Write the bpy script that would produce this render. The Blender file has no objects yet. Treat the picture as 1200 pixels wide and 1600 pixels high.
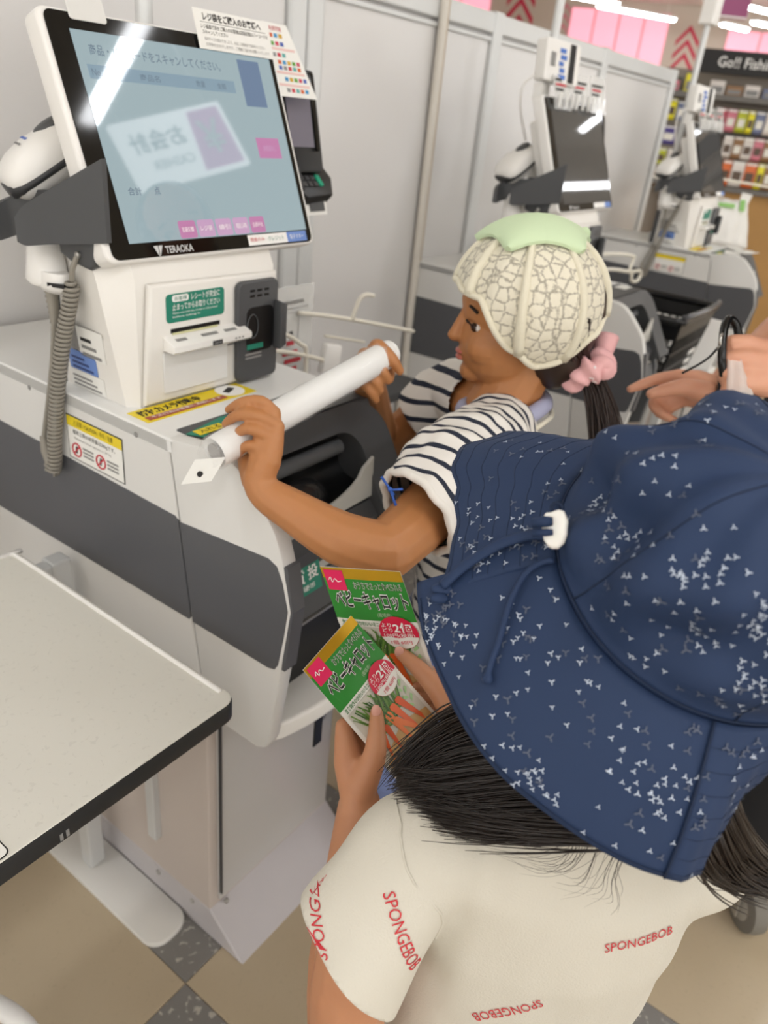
import bpy, bmesh, math, random
from mathutils import Vector, Matrix, noise
D = bpy.data
C = bpy.context.scene.collection
SC = bpy.context.scene
rnd = random.Random(7)
V = Vector

# ---------------------------------------------------------------- camera
cam_d = D.cameras.new('camera')
cam = D.objects.new('camera', cam_d)
C.objects.link(cam)
SC.camera = cam
_x = V((0.5909, -0.8008, 0.0972))
_d = V((-0.3299, -0.3488, -0.8772))
_f = V((0.7362, 0.4863, -0.4702))
_f.normalize(); _d = (_d - _d.dot(_f) * _f).normalized(); _x = _d.cross(_f)
cam.matrix_world = Matrix(((_x.x, -_d.x, -_f.x, 0), (_x.y, -_d.y, -_f.y, 0), (_x.z, -_d.z, -_f.z, 1.24), (0, 0, 0, 1)))
cam_d.sensor_fit = 'VERTICAL'
cam_d.sensor_height = 24.0
cam_d.lens = 24.0 * 1184 / 1600
cam_d.clip_start = 0.02
cam_d.dof.use_dof = True
cam_d.dof.focus_distance = 0.60
cam_d.dof.aperture_fstop = 4.6

# ---------------------------------------------------------------- light, exposure
world = D.worlds.new('world')
SC.world = world
world.use_nodes = True
world.node_tree.nodes['Background'].inputs[0].default_value = (1.0, 0.985, 0.965, 1)
world.node_tree.nodes['Background'].inputs[1].default_value = 1.15
TUBE_POWER = 15.0
SC.view_settings.view_transform = 'Standard'
SC.view_settings.look = 'None'
SC.view_settings.gamma = 1.0
SC.view_settings.use_curve_mapping = False
SC.view_settings.exposure = 0.82
SC.cycles.use_denoising = True
SC.cycles.max_bounces = 6

# ---------------------------------------------------------------- helpers
def lin(h):
    h = h.lstrip('#')
    o = []
    for i in (0, 2, 4):
        c = int(h[i:i + 2], 16) / 255
        o.append(c / 12.92 if c <= 0.04045 else ((c + 0.055) / 1.055) ** 2.4)
    return (*o, 1)

MATS = {}
def mat(name, col, rough=0.5, metal=0.0, var=0.05, nscale=30.0, bump=0.0, emit=0.0, screen=False, alpha=1.0, trans=0.0, spec=0.5, coat=0.0, ior=1.45, sss=0.0):
    """principled surface with a little procedural unevenness"""
    if name in MATS: return MATS[name]
    m = D.materials.new(name); m.use_nodes = True
    nt = m.node_tree; b = nt.nodes['Principled BSDF']
    c = lin(col)
    b.inputs['Base Color'].default_value = c
    b.inputs['Roughness'].default_value = rough
    b.inputs['Metallic'].default_value = metal
    b.inputs['Specular IOR Level'].default_value = spec
    b.inputs['IOR'].default_value = ior
    b.inputs['Alpha'].default_value = alpha
    b.inputs['Transmission Weight'].default_value = trans
    b.inputs['Coat Weight'].default_value = coat
    if sss:
        b.inputs['Subsurface Weight'].default_value = sss
        b.inputs['Subsurface Radius'].default_value = (0.008, 0.003, 0.0015)
        b.inputs['Subsurface Scale'].default_value = 0.5
    if emit:
        b.inputs['Emission Color'].default_value = c
        b.inputs['Emission Strength'].default_value = emit
    if screen:
        b.inputs['Base Color'].default_value = (0.02, 0.02, 0.022, 1); var = 0
    if var or bump:
        tc = nt.nodes.new('ShaderNodeTexCoord'); n = nt.nodes.new('ShaderNodeTexNoise')
        n.inputs['Scale'].default_value = nscale; n.inputs['Detail'].default_value = 4
        nt.links.new(tc.outputs['Object'], n.inputs['Vector'])
        if var:
            mx = nt.nodes.new('ShaderNodeMix'); mx.data_type = 'RGBA'
            mx.inputs[6].default_value = tuple(min(1, k * (1 + var)) for k in c[:3]) + (1,)
            mx.inputs[7].default_value = tuple(k * (1 - var) for k in c[:3]) + (1,)
            nt.links.new(n.outputs['Fac'], mx.inputs[0])
            nt.links.new(mx.outputs[2], b.inputs['Base Color'])
        if bump:
            bp = nt.nodes.new('ShaderNodeBump'); bp.inputs['Strength'].default_value = bump
            bp.inputs['Distance'].default_value = 0.002
            nt.links.new(n.outputs['Fac'], bp.inputs['Height'])
            nt.links.new(bp.outputs[0], b.inputs['Normal'])
    MATS[name] = m
    return m

def origin_of(p):
    while p is not None and p.parent is not None: p = p.parent
    return p.location.copy() if p is not None else V((0, 0, 0))

def link_mesh(name, me, m, parent=None, smooth=False, **props):
    o = D.objects.new(name, me)
    C.objects.link(o)
    if parent is not None:
        o.parent = parent
        me.transform(Matrix.Translation(-origin_of(parent)))
    if m is not None:
        me.materials.clear(); me.materials.append(m)
    if smooth:
        me.shade_smooth()
        if smooth != 1: me.set_sharp_from_angle(angle=math.radians(smooth))
    for k, v in props.items(): o[k] = v
    return o

def thing(name, loc, label, cat, group=None):
    o = D.objects.new(name, None); o.empty_display_size = 0.05
    C.objects.link(o); o.location = loc
    o['label'] = label; o['category'] = cat
    if group: o['group'] = group
    return o

def tag(o, label, cat, group=None):
    o['label'] = label; o['category'] = cat
    if group: o['group'] = group
    return o

class MB:
    """collects shapes in world coordinates, then links them as one mesh object"""
    def __init__(s): s.bm = bmesh.new()
    def poly(s, pts):
        return s.bm.faces.new([s.bm.verts.new(p) for p in pts])
    def hull(s, rings, cap=True, closed=True):
        vs = [[s.bm.verts.new(p) for p in r] for r in rings]
        for a, b in zip(vs, vs[1:]):
            n = len(a)
            for i in range(n if closed else n - 1):
                s.bm.faces.new((a[i], a[(i + 1) % n], b[(i + 1) % n], b[i]))
        if cap:
            s.bm.faces.new(vs[0][::-1]); s.bm.faces.new(vs[-1])
        return s
    def box(s, x0, x1, y0, y1, z0, z1, bev=0.0, seg=2):
        return s.obox(V(((x0 + x1) / 2, (y0 + y1) / 2, (z0 + z1) / 2)), V((1, 0, 0)), V((0, 1, 0)), abs(x1 - x0), abs(y1 - y0), abs(z1 - z0), bev, seg)
    def obox(s, c, u, v, w, h, d, bev=0.0, seg=2):
        c = V(c); u = V(u).normalized(); v = V(v).normalized(); n = u.cross(v)
        b2 = bmesh.new(); bmesh.ops.create_cube(b2, size=1)
        for q in b2.verts: q.co = c + u * q.co.x * w + v * q.co.y * h + n * q.co.z * d
        if bev: bmesh.ops.bevel(b2, geom=b2.edges[:], offset=bev, segments=seg, affect='EDGES', profile=0.5)
        return s.add(b2)
    def prism(s, pts, d, bev=0.0, seg=2):
        """closed planar outline pts pushed along vector d"""
        b2 = bmesh.new()
        a = [b2.verts.new(p) for p in pts]; b = [b2.verts.new(V(p) + V(d)) for p in pts]
        n = len(a)
        for i in range(n): b2.faces.new((a[i], a[(i + 1) % n], b[(i + 1) % n], b[i]))
        f0 = b2.faces.new(a[::-1]); f1 = b2.faces.new(b)
        bmesh.ops.recalc_face_normals(b2, faces=b2.faces[:])
        if bev:
            es = [e for e in b2.edges if f0 in e.link_faces or f1 in e.link_faces]
            bmesh.ops.bevel(b2, geom=es, offset=bev, segments=seg, affect='EDGES', profile=0.5)
        return s.add(b2)
    def add(s, b2):
        me = D.meshes.new('tmp'); b2.to_mesh(me); b2.free(); s.bm.from_mesh(me); D.meshes.remove(me)
        return s
    def tube(s, path, r, n=10, cap=True, closed=False):
        path = [V(p) for p in path]; k = len(path)
        rs = r if hasattr(r, '__len__') else [r] * k
        rings = []; up = None
        for i, p in enumerate(path):
            a = path[i - 1] if (i or closed) else p; b = path[(i + 1) % k] if (i < k - 1 or closed) else p
            t = (b - a).normalized()
            if up is None:
                up = V((0, 0, 1)) if abs(t.z) < 0.9 else V((1, 0, 0))
            x = (up - up.dot(t) * t)
            if x.length < 1e-5: x = t.orthogonal()
            x.normalize(); y = t.cross(x); up = x
            rings.append([p + (x * math.cos(2 * math.pi * j / n) + y * math.sin(2 * math.pi * j / n)) * rs[i] for j in range(n)])
        if closed: rings.append(rings[0]); cap = False
        return s.hull(rings, cap)
    def lathe(s, c, axis, prof, n=20, u=None):
        c = V(c); a = V(axis).normalized(); x = V(u).normalized() if u else a.orthogonal().normalized(); y = a.cross(x)
        rings = [[c + a * h + (x * math.cos(2 * math.pi * j / n) + y * math.sin(2 * math.pi * j / n)) * max(r, 1e-5) for j in range(n)] for r, h in prof]
        return s.hull(rings, True)
    def ball(s, c, rx, ry=None, rz=None, u=(1, 0, 0), v=(0, 1, 0), seg=16):
        b2 = bmesh.new(); bmesh.ops.create_uvsphere(b2, u_segments=seg, v_segments=max(6, seg // 2), radius=1)
        ry = ry or rx; rz = rz or rx; c = V(c); u = V(u).normalized(); v = V(v); v = (v - v.dot(u) * u).normalized(); w = u.cross(v)
        for q in b2.verts: q.co = c + u * q.co.x * rx + v * q.co.y * ry + w * q.co.z * rz
        return s.add(b2)
    def build(s, name, m, parent=None, smooth=False, weld=False, **props):
        if weld: bmesh.ops.remove_doubles(s.bm, verts=s.bm.verts[:], dist=1e-5)
        bmesh.ops.recalc_face_normals(s.bm, faces=s.bm.faces[:])
        me = D.meshes.new(name); s.bm.to_mesh(me); s.bm.free()
        return link_mesh(name, me, m, parent, smooth, **props)

def spline(pts, n=8, closed=False):
    """Catmull-Rom through points (any dimension given as Vectors or tuples)"""
    P = [V(p) for p in pts]; k = len(P); out = []
    rng = range(k if closed else k - 1)
    for i in rng:
        p0 = P[i - 1] if (i or closed) else P[0] * 2 - P[1]
        p1 = P[i]; p2 = P[(i + 1) % k]
        p3 = P[(i + 2) % k] if (i + 2 < k or closed) else P[-1] * 2 - P[-2]
        for j in range(n):
            t = j / n
            out.append(0.5 * ((2 * p1) + (p2 - p0) * t + (2 * p0 - 5 * p1 + 4 * p2 - p3) * t * t + (3 * p1 - p0 - 3 * p2 + p3) * t ** 3))
    if not closed: out.append(P[-1])
    return out

class Fr:
    """a flat frame: origin o, axes u (right) and v (up), normal n towards the viewer"""
    def __init__(s, o, u, v):
        s.o = V(o); s.u = V(u).normalized(); v = V(v); s.v = (v - v.dot(s.u) * s.u).normalized(); s.n = s.u.cross(s.v)
    def p(s, a, b, c=0.0): return s.o + s.u * a + s.v * b + s.n * c

def rrect(fr, a0, b0, a1, b1, r, c=0.0, k=5):
    pts = []
    r = min(r, abs(a1 - a0) / 2 - 1e-6, abs(b1 - b0) / 2 - 1e-6)
    for (ca, cb, st) in ((a1 - r, b1 - r, 0), (a0 + r, b1 - r, 90), (a0 + r, b0 + r, 180), (a1 - r, b0 + r, 270)):
        if r <= 0: pts.append(fr.p(ca, cb, c)); continue
        for j in range(k + 1):
            t = math.radians(st + 90 * j / k); pts.append(fr.p(ca + r * math.cos(t), cb + r * math.sin(t), c))
    return pts

def plate(name, fr, a0, b0, a1, b1, m, parent, c=0.0, th=0.0006, r=0.0, bev=0.0, **props):
    return MB().prism(rrect(fr, a0, b0, a1, b1, r, c), fr.n * th, bev).build(name, m, parent, **props)

TXT = {}
def text_mesh(body, bold):
    if (body, bold) in TXT: return TXT[(body, bold)]
    cu = D.curves.new('t', 'FONT'); cu.body = body; cu.size = 1; cu.resolution_u = 2
    if bold: cu.offset = bold
    o = D.objects.new('t', cu); C.objects.link(o)
    bpy.context.view_layer.update()
    me = D.meshes.new_from_object(o.evaluated_get(bpy.context.evaluated_depsgraph_get()))
    D.objects.remove(o); D.curves.remove(cu)
    xs = [v.co.x for v in me.vertices] or [0, 1]; ys = [v.co.y for v in me.vertices] or [0, 1]
    TXT[(body, bold)] = (me, min(xs), max(xs), min(ys), max(ys))
    return TXT[(body, bold)]

def text(body, fr, a0, b0, a1, b1, m, parent, c=0.0008, bold=0.0, name='lettering', warp=None, **props):
    """lettering that fills the box a0..a1, b0..b1 of the frame"""
    x0, x1, y0, y1 = text_mesh(body, 0.0)[1:]
    me = text_mesh(body, bold)[0]
    me = me.copy()
    for v in me.vertices:
        a = a0 + (v.co.x - x0) / (x1 - x0) * (a1 - a0); b = b0 + (v.co.y - y0) / (y1 - y0) * (b1 - b0)
        v.co = warp(a, b) if warp else fr.p(a, b, c)
    return link_mesh(name, me, m, parent, **props)

def copy_tree(o, parent=None, shift=None, skip=()):
    c = o.copy(); C.objects.link(c)
    if parent is not None: c.parent = parent
    elif shift is not None: c.location = V(o.location) + V(shift)
    for ch in list(o.children):
        if ch.get('near') or ch.name.split('.')[0] in skip: continue
        copy_tree(ch, c, None, skip)
    return c

def children_by(o, name): return [c for c in o.children if c.name.split('.')[0] == name]

# ---------------------------------------------------------------- setting
def fleck_mat(name, base, fleck, scale, thr, rough, base2):
    m = D.materials.new(name); m.use_nodes = True; nt = m.node_tree; b = nt.nodes['Principled BSDF']
    tc = nt.nodes.new('ShaderNodeTexCoord'); n = nt.nodes.new('ShaderNodeTexNoise'); n.inputs['Scale'].default_value = scale
    n.inputs['Detail'].default_value = 3; n.inputs['Distortion'].default_value = 0.6
    n2 = nt.nodes.new('ShaderNodeTexNoise'); n2.inputs['Scale'].default_value = 9; n2.inputs['Detail'].default_value = 5
    r = nt.nodes.new('ShaderNodeValToRGB'); r.color_ramp.elements[0].position = thr; r.color_ramp.elements[1].position = thr + 0.05
    nt.links.new(tc.outputs['Object'], n.inputs['Vector']); nt.links.new(tc.outputs['Object'], n2.inputs['Vector'])
    mx = nt.nodes.new('ShaderNodeMix'); mx.data_type = 'RGBA'; mx.inputs[6].default_value = lin(base); mx.inputs[7].default_value = lin(base2)
    nt.links.new(n2.outputs['Fac'], mx.inputs[0])
    my = nt.nodes.new('ShaderNodeMix'); my.data_type = 'RGBA'; my.inputs[7].default_value = lin(fleck)
    nt.links.new(mx.outputs[2], my.inputs[6]); nt.links.new(n.outputs['Fac'], r.inputs[0]); nt.links.new(r.outputs[0], my.inputs[0])
    nt.links.new(my.outputs[2], b.inputs['Base Color']); b.inputs['Roughness'].default_value = rough
    return m

beige_tile = fleck_mat('beige_tile', '#c6b69b', '#bcac91', 120, 0.62, 0.30, '#bbaa8e')
grey_tile = fleck_mat('grey_tile', '#8b8884', '#bdb8ae', 85, 0.60, 0.32, '#7d7a77')
m_joint = mat('tile_joint', '#7d7466', 0.9)
m_wall = mat('store_wall', '#cdc2b4', 0.8, var=0.03, nscale=2)
m_ceil = mat('ceiling_board', '#dedad2', 0.9, var=0.02, nscale=3)
m_white = mat('white_plastic', '#e4e2dc', 0.38, var=0.015, nscale=14)
m_alu = mat('silver_aluminium', '#d3d4d3', 0.35, 0.25, var=0.02)
m_panel = mat('glossy_white_panel', '#dad8d6', 0.22, var=0.015, nscale=3)

floor = MB().box(-8, 22, -9, 11, -0.12, -0.003).build('floor', mat('floor_base', '#c9b798', 0.35, nscale=3), kind='structure')
T = 0.45; OX, OY = 0.449, 0.571
t_me = {}
for i in range(-4, 10):
    for j in range(-5, 3):
        k = (i + j) % 2
        if k not in t_me:
            b = MB().box(0.0006, T - 0.0006, 0.0006, T - 0.0006, -0.003, 0, 0.0006, 1)
            me = D.meshes.new('tile'); b.bm.to_mesh(me); b.bm.free()
            me.materials.append(beige_tile if k else grey_tile); t_me[k] = me
        o = D.objects.new('tile', t_me[k]); C.objects.link(o); o.parent = floor; o.location = (OX + i * T, OY + j * T, 0)
MB().box(-8, 22, -9, 11, 3.3, 3.4).build('ceiling', m_ceil, kind='structure')

# far store wall with blinds and chevron print
wd = V((-0.328, 0.945, 0)).normalized()
wf = Fr(V((16.0, 4.95, 0)), -wd, (0, 0, 1))      # u runs to the right in the picture, n towards the till row
wall = MB().prism([wf.p(-6.4, 0, -0.12), wf.p(11, 0, -0.12), wf.p(11, 3.3, -0.12), wf.p(-6.4, 3.3, -0.12)], wf.n * 0.12).build('wall_far', m_wall, kind='structure')
MB().box(-8, 14.5, 10.9, 11.0, 0, 3.3).build('wall_rear', m_wall, kind='structure')
m_red = mat('red_print', '#c8304f', 0.6); m_pinkp = mat('faded_red_print', '#dd8f9a', 0.6)
m_blind = mat('pink_blind', '#f2a3b4', 0.55, emit=0.55, var=0.03); m_wframe = mat('window_frame_paint', '#e9b9bf', 0.5)
def chevron(a, b, w, m, n=3):
    for k in range(n):
        y = b + k * w * 0.52
        for s in (-1, 1):
            MB().prism([wf.p(a, y, 0.002), wf.p(a + s * w / 2, y - w * 0.62, 0.002), wf.p(a + s * w / 2, y - w * 0.62 - w * 0.22, 0.002), wf.p(a, y - w * 0.22, 0.002)], wf.n * 0.004).build('chevron', m, wall)

# partition of white panels in an aluminium frame behind the tills
WY, WTOP = 1.155, 1.475
posts = [-0.25, 0.55, 1.265, 1.315, 2.03, 2.77, 3.50]
part = MB().box(-1.0, 3.53, WY + 0.012, WY + 0.020, 0.02, WTOP - 0.02).build('wall_back', m_panel, kind='structure')
for a, b in zip([-1.0] + posts, posts):
    if b - a > 0.1:
        MB().box(a + 0.025, b - 0.025, WY + 0.004, WY + 0.013, 0.05, WTOP - 0.05, 0.003).build('panel', m_panel, part)
        MB().box(a + 0.02, b - 0.02, WY - 0.004, WY + 0.03, WTOP - 0.045, WTOP, 0.004).build('rail', m_alu, part)
        MB().box(a + 0.02, b - 0.02, WY - 0.002, WY + 0.03, WTOP - 0.062, WTOP - 0.052, 0.002).build('rail', m_alu, part)
        MB().box(a + 0.02, b - 0.02, WY - 0.004, WY + 0.03, 0.0, 0.05, 0.004).build('rail', m_alu, part)
for p in posts:
    MB().box(p - 0.024, p + 0.024, WY - 0.008, WY + 0.034, 0, WTOP + 0.004, 0.006).build('post', m_alu, part)
cond = MB().tube([(1.752, WY - 0.012, 0.02), (1.752, WY - 0.012, 3.3)], 0.011, 10)
cond.build('trim_1', mat('cable_duct_white', '#d6d0c6', 0.5), kind='structure', smooth=40)
MB().tube([(1.772, WY - 0.008, 0.02), (1.772, WY - 0.008, 3.3)], 0.006, 8).build('trim_2', mat('cable_duct_beige', '#b9a58a', 0.5), kind='structure', smooth=40)

# ceiling tubes
m_tube = mat('lit_tube', '#fafcff', 0.4, emit=TUBE_POWER, var=0)
m_fix = mat('fixture_white', '#e9e7e2', 0.5)
def tube_light(x, y, dx, dy, z=2.9, L=1.2, label='white ceiling tube light burning above the checkout area', group='ceiling tube lights', drop=0.4):
    d = V((dx, dy, 0)).normalized(); n = V((-d.y, d.x, 0))
    t = thing('ceiling_light', (x, y, z + drop), label, 'light', group)
    c = V((x, y, z))
    MB().obox(c + V((0, 0, 0.04)), d, n, L + 0.06, 0.11, 0.036, 0.008).build('housing', m_fix, t)
    b = MB(); rings = []
    for e in (-1, 1): rings.append([c + d * e * L / 2 + n * (0.052 * math.cos(math.pi * k / 8)) - V((0, 0, 0.038 * math.sin(math.pi * k / 8) - 0.022)) for k in range(9)])
    b.hull(rings).build('tube', m_tube, t, smooth=60)
    for s in (-1, 1):
        MB().tube([c + d * s * L * 0.4 + V((0, 0, 0.06)), c + d * s * L * 0.4 + V((0, 0, drop))], 0.004, 6).build('hanger', m_fix, t)
LB = 'unseen white ceiling tube added for general light over the checkout area'
tube_light(2.39, -0.69, -0.04, 1, label='single white ceiling tube mirrored as the slanting streak on the large near screen', group=None)
tube_light(9.8, -1.9, 1, 0, L=2.4, label='long white ceiling tube mirrored as the level bar low on the second screen', group=None)
tube_light(7.8, -0.4, 0.05, 1, label='white ceiling tube mirrored as the slanting spark high on the second screen', group=None)
tube_light(11.3, -0.68, 0.3, 0.2, L=0.6, label='short white ceiling tube mirrored in the farthest screen', group=None)
for x, y in ((-1.4, -1.0), (-1.2, 1.4), (0.3, -0.9), (0.3, -2.2), (-1.4, -2.4), (1.2, -3.2), (3.4, -0.2), (0.2, 3.0), (2.6, 3.2), (4.9, 2.6), (-2.6, 0), (0.0, -5.0), (6.5, 4.6), (8.2, 2.0)):  # extra tubes out of view, added to light the partition and tills
    tube_light(x, y, 1, 0, label=LB)
tube_light(13.78, 5.37, 1.36, -0.8, L=1.5, label='white ceiling tube in front of the pink window blinds', group=None)
tube_light(12.55, 5.62, 0.4, -0.26, L=0.9, label='white ceiling tube cut off by the top edge of the photo above the pink blinds', group=None)
tube_light(15.05, 4.18, 0.53, -0.24, L=0.6, label='short white ceiling tube below the purple hanging sign', group=None)
tube_light(13.4, 3.25, 0.42, -0.18, L=1.1, label='upper of the two white ceiling tubes right of the purple sign', group=None)
tube_light(14.9, 3.5, 0.42, -0.2, L=1.1, label='lower of the two white ceiling tubes right of the purple sign', group=None)
for a, b, w, m in ((-3.30, 2.98, 0.52, m_red), (-2.46, 2.90, 0.30, m_pinkp), (-0.23, 2.60, 0.40, m_red)): chevron(a, b, w, m)
def window_band(idx, a0, a1, b0, b1, k):
    w = plate('window_%d' % idx, wf, a0, b0, a1, b1, m_wframe, None, 0.001, 0.02, kind='structure')
    st = (a1 - a0) / k
    for i in range(k):
        plate('blind', wf, a0 + st * i + 0.02, b0 + 0.02, a0 + st * (i + 1) - 0.02, b1 - 0.02, m_blind, w, 0.022, 0.015, 0.0, 0.005)
window_band(1, -2.36, -0.60, 2.0, 3.16, 4)
window_band(2, -6.2, -3.85, 2.0, 3.2, 4)
window_band(3, 0.40, 3.2, 2.0, 3.0, 5)

# ---------------------------------------------------------------- self checkout machines
m_cab = mat('cabinet_white', '#dcdbd8', 0.35, var=0.02, nscale=6)
m_top = mat('counter_white', '#e6e6e4', 0.28, var=0.02, nscale=8)
m_band = mat('charcoal_band', '#55565a', 0.38, var=0.03, nscale=8)
m_dark = mat('charcoal_plastic', '#4b4c4e', 0.42, var=0.03)
m_dark2 = mat('dark_plastic', '#333436', 0.45, var=0.03)
m_black = mat('black_plastic', '#0d0d0e', 0.4, var=0)
m_seam = mat('panel_seam', '#8d8c89', 0.7, var=0)
m_col = mat('column_beige', '#c3b7ae', 0.4, var=0.03, nscale=5)
m_colf = mat('column_front_grey', '#bdbab6', 0.2, var=0.03, nscale=4)
m_skirt = mat('skirt_grey', '#bfbabb', 0.35, var=0.03)
m_head = mat('terminal_white', '#e9e6e0', 0.35, var=0.02, nscale=12)
m_bezel = mat('bezel_white', '#eceae6', 0.3, var=0.01)
m_glass = mat('black_glass', '#0a0908', 0.06, spec=0.5, var=0)
m_lcd = mat('lit_display', '#9fb4ba', 0.03, screen=True, emit=0.5, var=0.03, nscale=5, spec=0.6, ior=1.6)
m_lcd2 = mat('dim_display', '#4a4845', 0.03, screen=True, emit=0.45, var=0.03, nscale=5)
m_lcdw = mat('display_pale_blue', '#a9c0c8', 0.03, screen=True, emit=0.5, var=0)
m_lcdb = mat('display_bar', '#8aa3b2', 0.03, screen=True, emit=0.5, var=0)
m_lcdt = mat('display_text', '#6d7f8e', 0.03, screen=True, emit=0.5, var=0)
m_lcdp = mat('display_pink', '#c883b0', 0.03, screen=True, emit=0.5, var=0)
m_lcdp2 = mat('display_pale_pink', '#cfa6c8', 0.03, screen=True, emit=0.5, var=0)
m_lcdi = mat('display_picture', '#6d83a0', 0.03, screen=True, emit=0.5, var=0.6, nscale=120)
m_ink = mat('black_ink', '#1b1a1a', 0.6, var=0)
m_inkg = mat('grey_ink', '#8b8a88', 0.6, var=0)
m_inkr = mat('red_ink', '#c23442', 0.6, var=0)
m_inkw = mat('white_ink', '#f2f1ee', 0.6, var=0)
m_green = mat('label_green', '#23806a', 0.5, var=0)
m_yel = mat('label_yellow', '#e8cf2a', 0.5, var=0)
m_brown = mat('label_red_brown', '#a5503d', 0.5, var=0)
m_paper = mat('label_paper', '#ecebe6', 0.6, var=0.01)
m_blue = mat('label_blue', '#6f8fd0', 0.5, var=0)
m_lgrey = mat('label_grey', '#8e8c8a', 0.5, var=0)
m_steel = mat('steel', '#b5b3ae', 0.3, 0.8, var=0.02)
m_clear = mat('clear_plastic', '#f4f4f2', 0.12, alpha=0.35, var=0, spec=0.7)
m_lip = mat('tray_grey', '#b9b7b0', 0.35, var=0.02)
m_purple = mat('logo_purple', '#9b2f76', 0.5, var=0)

X0, X1, ZT = 0.515, 0.820, 0.885
LX = Fr((X0, 0, 0), (0, -1, 0), (0, 0, 1))     # left side plane: a = -y, b = z, n = -x
def lp(y, z, c=0.0): return LX.p(-y, z, c)

def lerp(a, b, t): return a + (b - a) * t

mc = thing('self_checkout', (0.667, 0.85, 0), 'large white self checkout terminal nearest the camera with lit pale blue screen', 'checkout machine', 'self checkout terminals in a row')
# side covers (left and right), front cover and rear cover with a seam between
def yz(poly, x): return [V((x, y, z)) for y, z in poly]
front = spline([(0.571, 0.8955, 0), (0.548, 0.893, 0), (0.527, 0.884, 0), (0.503, 0.862, 0), (0.474, 0.828, 0), (0.457, 0.781, 0), (0.447, 0.741, 0)], 4)
frontp = [(0.643, 0.886)] + [(p.x, p.y) for p in front] + [(0.452, 0.700), (0.474, 0.530), (0.480, 0.516), (0.494, 0.508), (0.588, 0.508)]
rearp = [(1.14, 0.884), (0.645, 0.884), (0.590, 0.508), (1.14, 0.508)]
MB().prism(yz(frontp, X0), V((0.022, 0, 0)), 0.004).build('side_cover', m_cab, mc, smooth=40)
for x, s in ((X0, 1), (X1, -1)):
    MB().prism(yz(rearp, x), V((s * 0.022, 0, 0)), 0.0012, 1).build('side_cover', m_cab, mc)
MB().prism(yz([(0.643, 0.884), (0.588, 0.880), (0.556, 0.82), (0.525, 0.76), (0.503, 0.70), (0.496, 0.64), (0.505, 0.54), (0.588, 0.508)], X1), V((-0.022, 0, 0)), 0.003).build('side_cover', m_dark, mc, smooth=40)
# charcoal bands let into the left covers
bandf = [(0.6265, 0.784), (0.483, 0.797), (0.470, 0.792), (0.461, 0.775), (0.4515, 0.741), (0.4565, 0.70), (0.463, 0.660), (0.468, 0.651), (0.478, 0.648), (0.6085, 0.647)]
bandr = [(1.14, 0.797), (0.634, 0.789), (0.6295, 0.784), (0.6115, 0.653), (0.615, 0.648), (1.14, 0.640)]
for nm, bp in (('band_panel', bandf), ('band_panel', bandr)):
    MB().prism([lp(y, z, -0.002) for y, z in bp], LX.n * 0.0032, 0.0008, 1).build(nm, m_band, mc)
MB().prism([(X0 + 0.001, y, z) for y, z in ((0.4555, 0.795), (0.4455, 0.741), (0.4535, 0.655), (0.4585, 0.655), (0.4525, 0.741), (0.461, 0.795))], V((0.02, 0, 0))).build('band_return', m_band, mc)
for y, z in ((0.845, 0.872), (0.700, 0.872), (0.92, 0.868)):
    MB().lathe(lp(y, z, -0.001), LX.n, [(0.0035, 0), (0.0035, 0.0016), (0.002, 0.0022)], 8).build('screw', m_seam, mc)
# counter top
MB().box(X0, X1, 0.634, 1.14, 0.868, 0.8855, 0.0015, 1).build('counter_top', m_top, mc)
MB().box(X0 + 0.02, X1 - 0.02, 0.60, 1.14, 0.50, 0.868).build('cabinet_core', m_dark2, mc)
# column, its front door, and skirt
MB().box(0.525, 0.812, 0.598, 1.10, 0.068, 0.53, 0.003).build('column', m_col, mc)
dr = MB().box(0.541, 0.806, 0.592, 0.600, 0.082, 0.50, 0.003).build('column_door', m_colf, mc)
MB().lathe((0.770, 0.592, 0.318), (0, -1, 0), [(0.010, 0), (0.010, 0.004), (0.006, 0.005)], 14).build('lock', m_steel, dr, smooth=40)
MB().lathe((0.552, 0.592, 0.072), (0, -1, 0), [(0.004, 0), (0.004, 0.006), (0.002, 0.007)], 10).build('screw', m_steel, mc)
MB().box(0.5415, 0.5435, 0.588, 0.598, 0.10, 0.49).build('door_gasket', m_dark2, mc)
sk = [(1.10, 0.0), (0.524, 0.0), (0.598, 0.070), (1.10, 0.070)]
MB().prism(yz(sk, 0.5245), V((0.292, 0, 0)), 0.002, 1).build('skirt', m_skirt, mc)
for y, z in ((0.725, 0.052), (0.640, 0.055)):
    MB().lathe((0.5245, y, z), (-1, 0, 0), [(0.0045, 0), (0.0045, 0.002), (0.003, 0.003)], 10).build('screw', m_steel, mc)

MB().box(0.513, 0.527, 0.712, 0.732, 0.15, 0.56, 0.002).build('side_profile', m_alu, mc)

# front module between the covers
ux = V((1, 0, 0))
def strip(name, prof, m, x0=0.537, x1=0.800, parent=None, sm=40):
    return MB().prism(yz(prof, x0), ux * (x1 - x0), 0.0012, 1).build(name, m, parent or mc, smooth=sm)
deck = strip('front_deck', [(0.655, 0.887), (0.588, 0.886), (0.588, 0.86), (0.655, 0.86)], m_dark)
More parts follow.
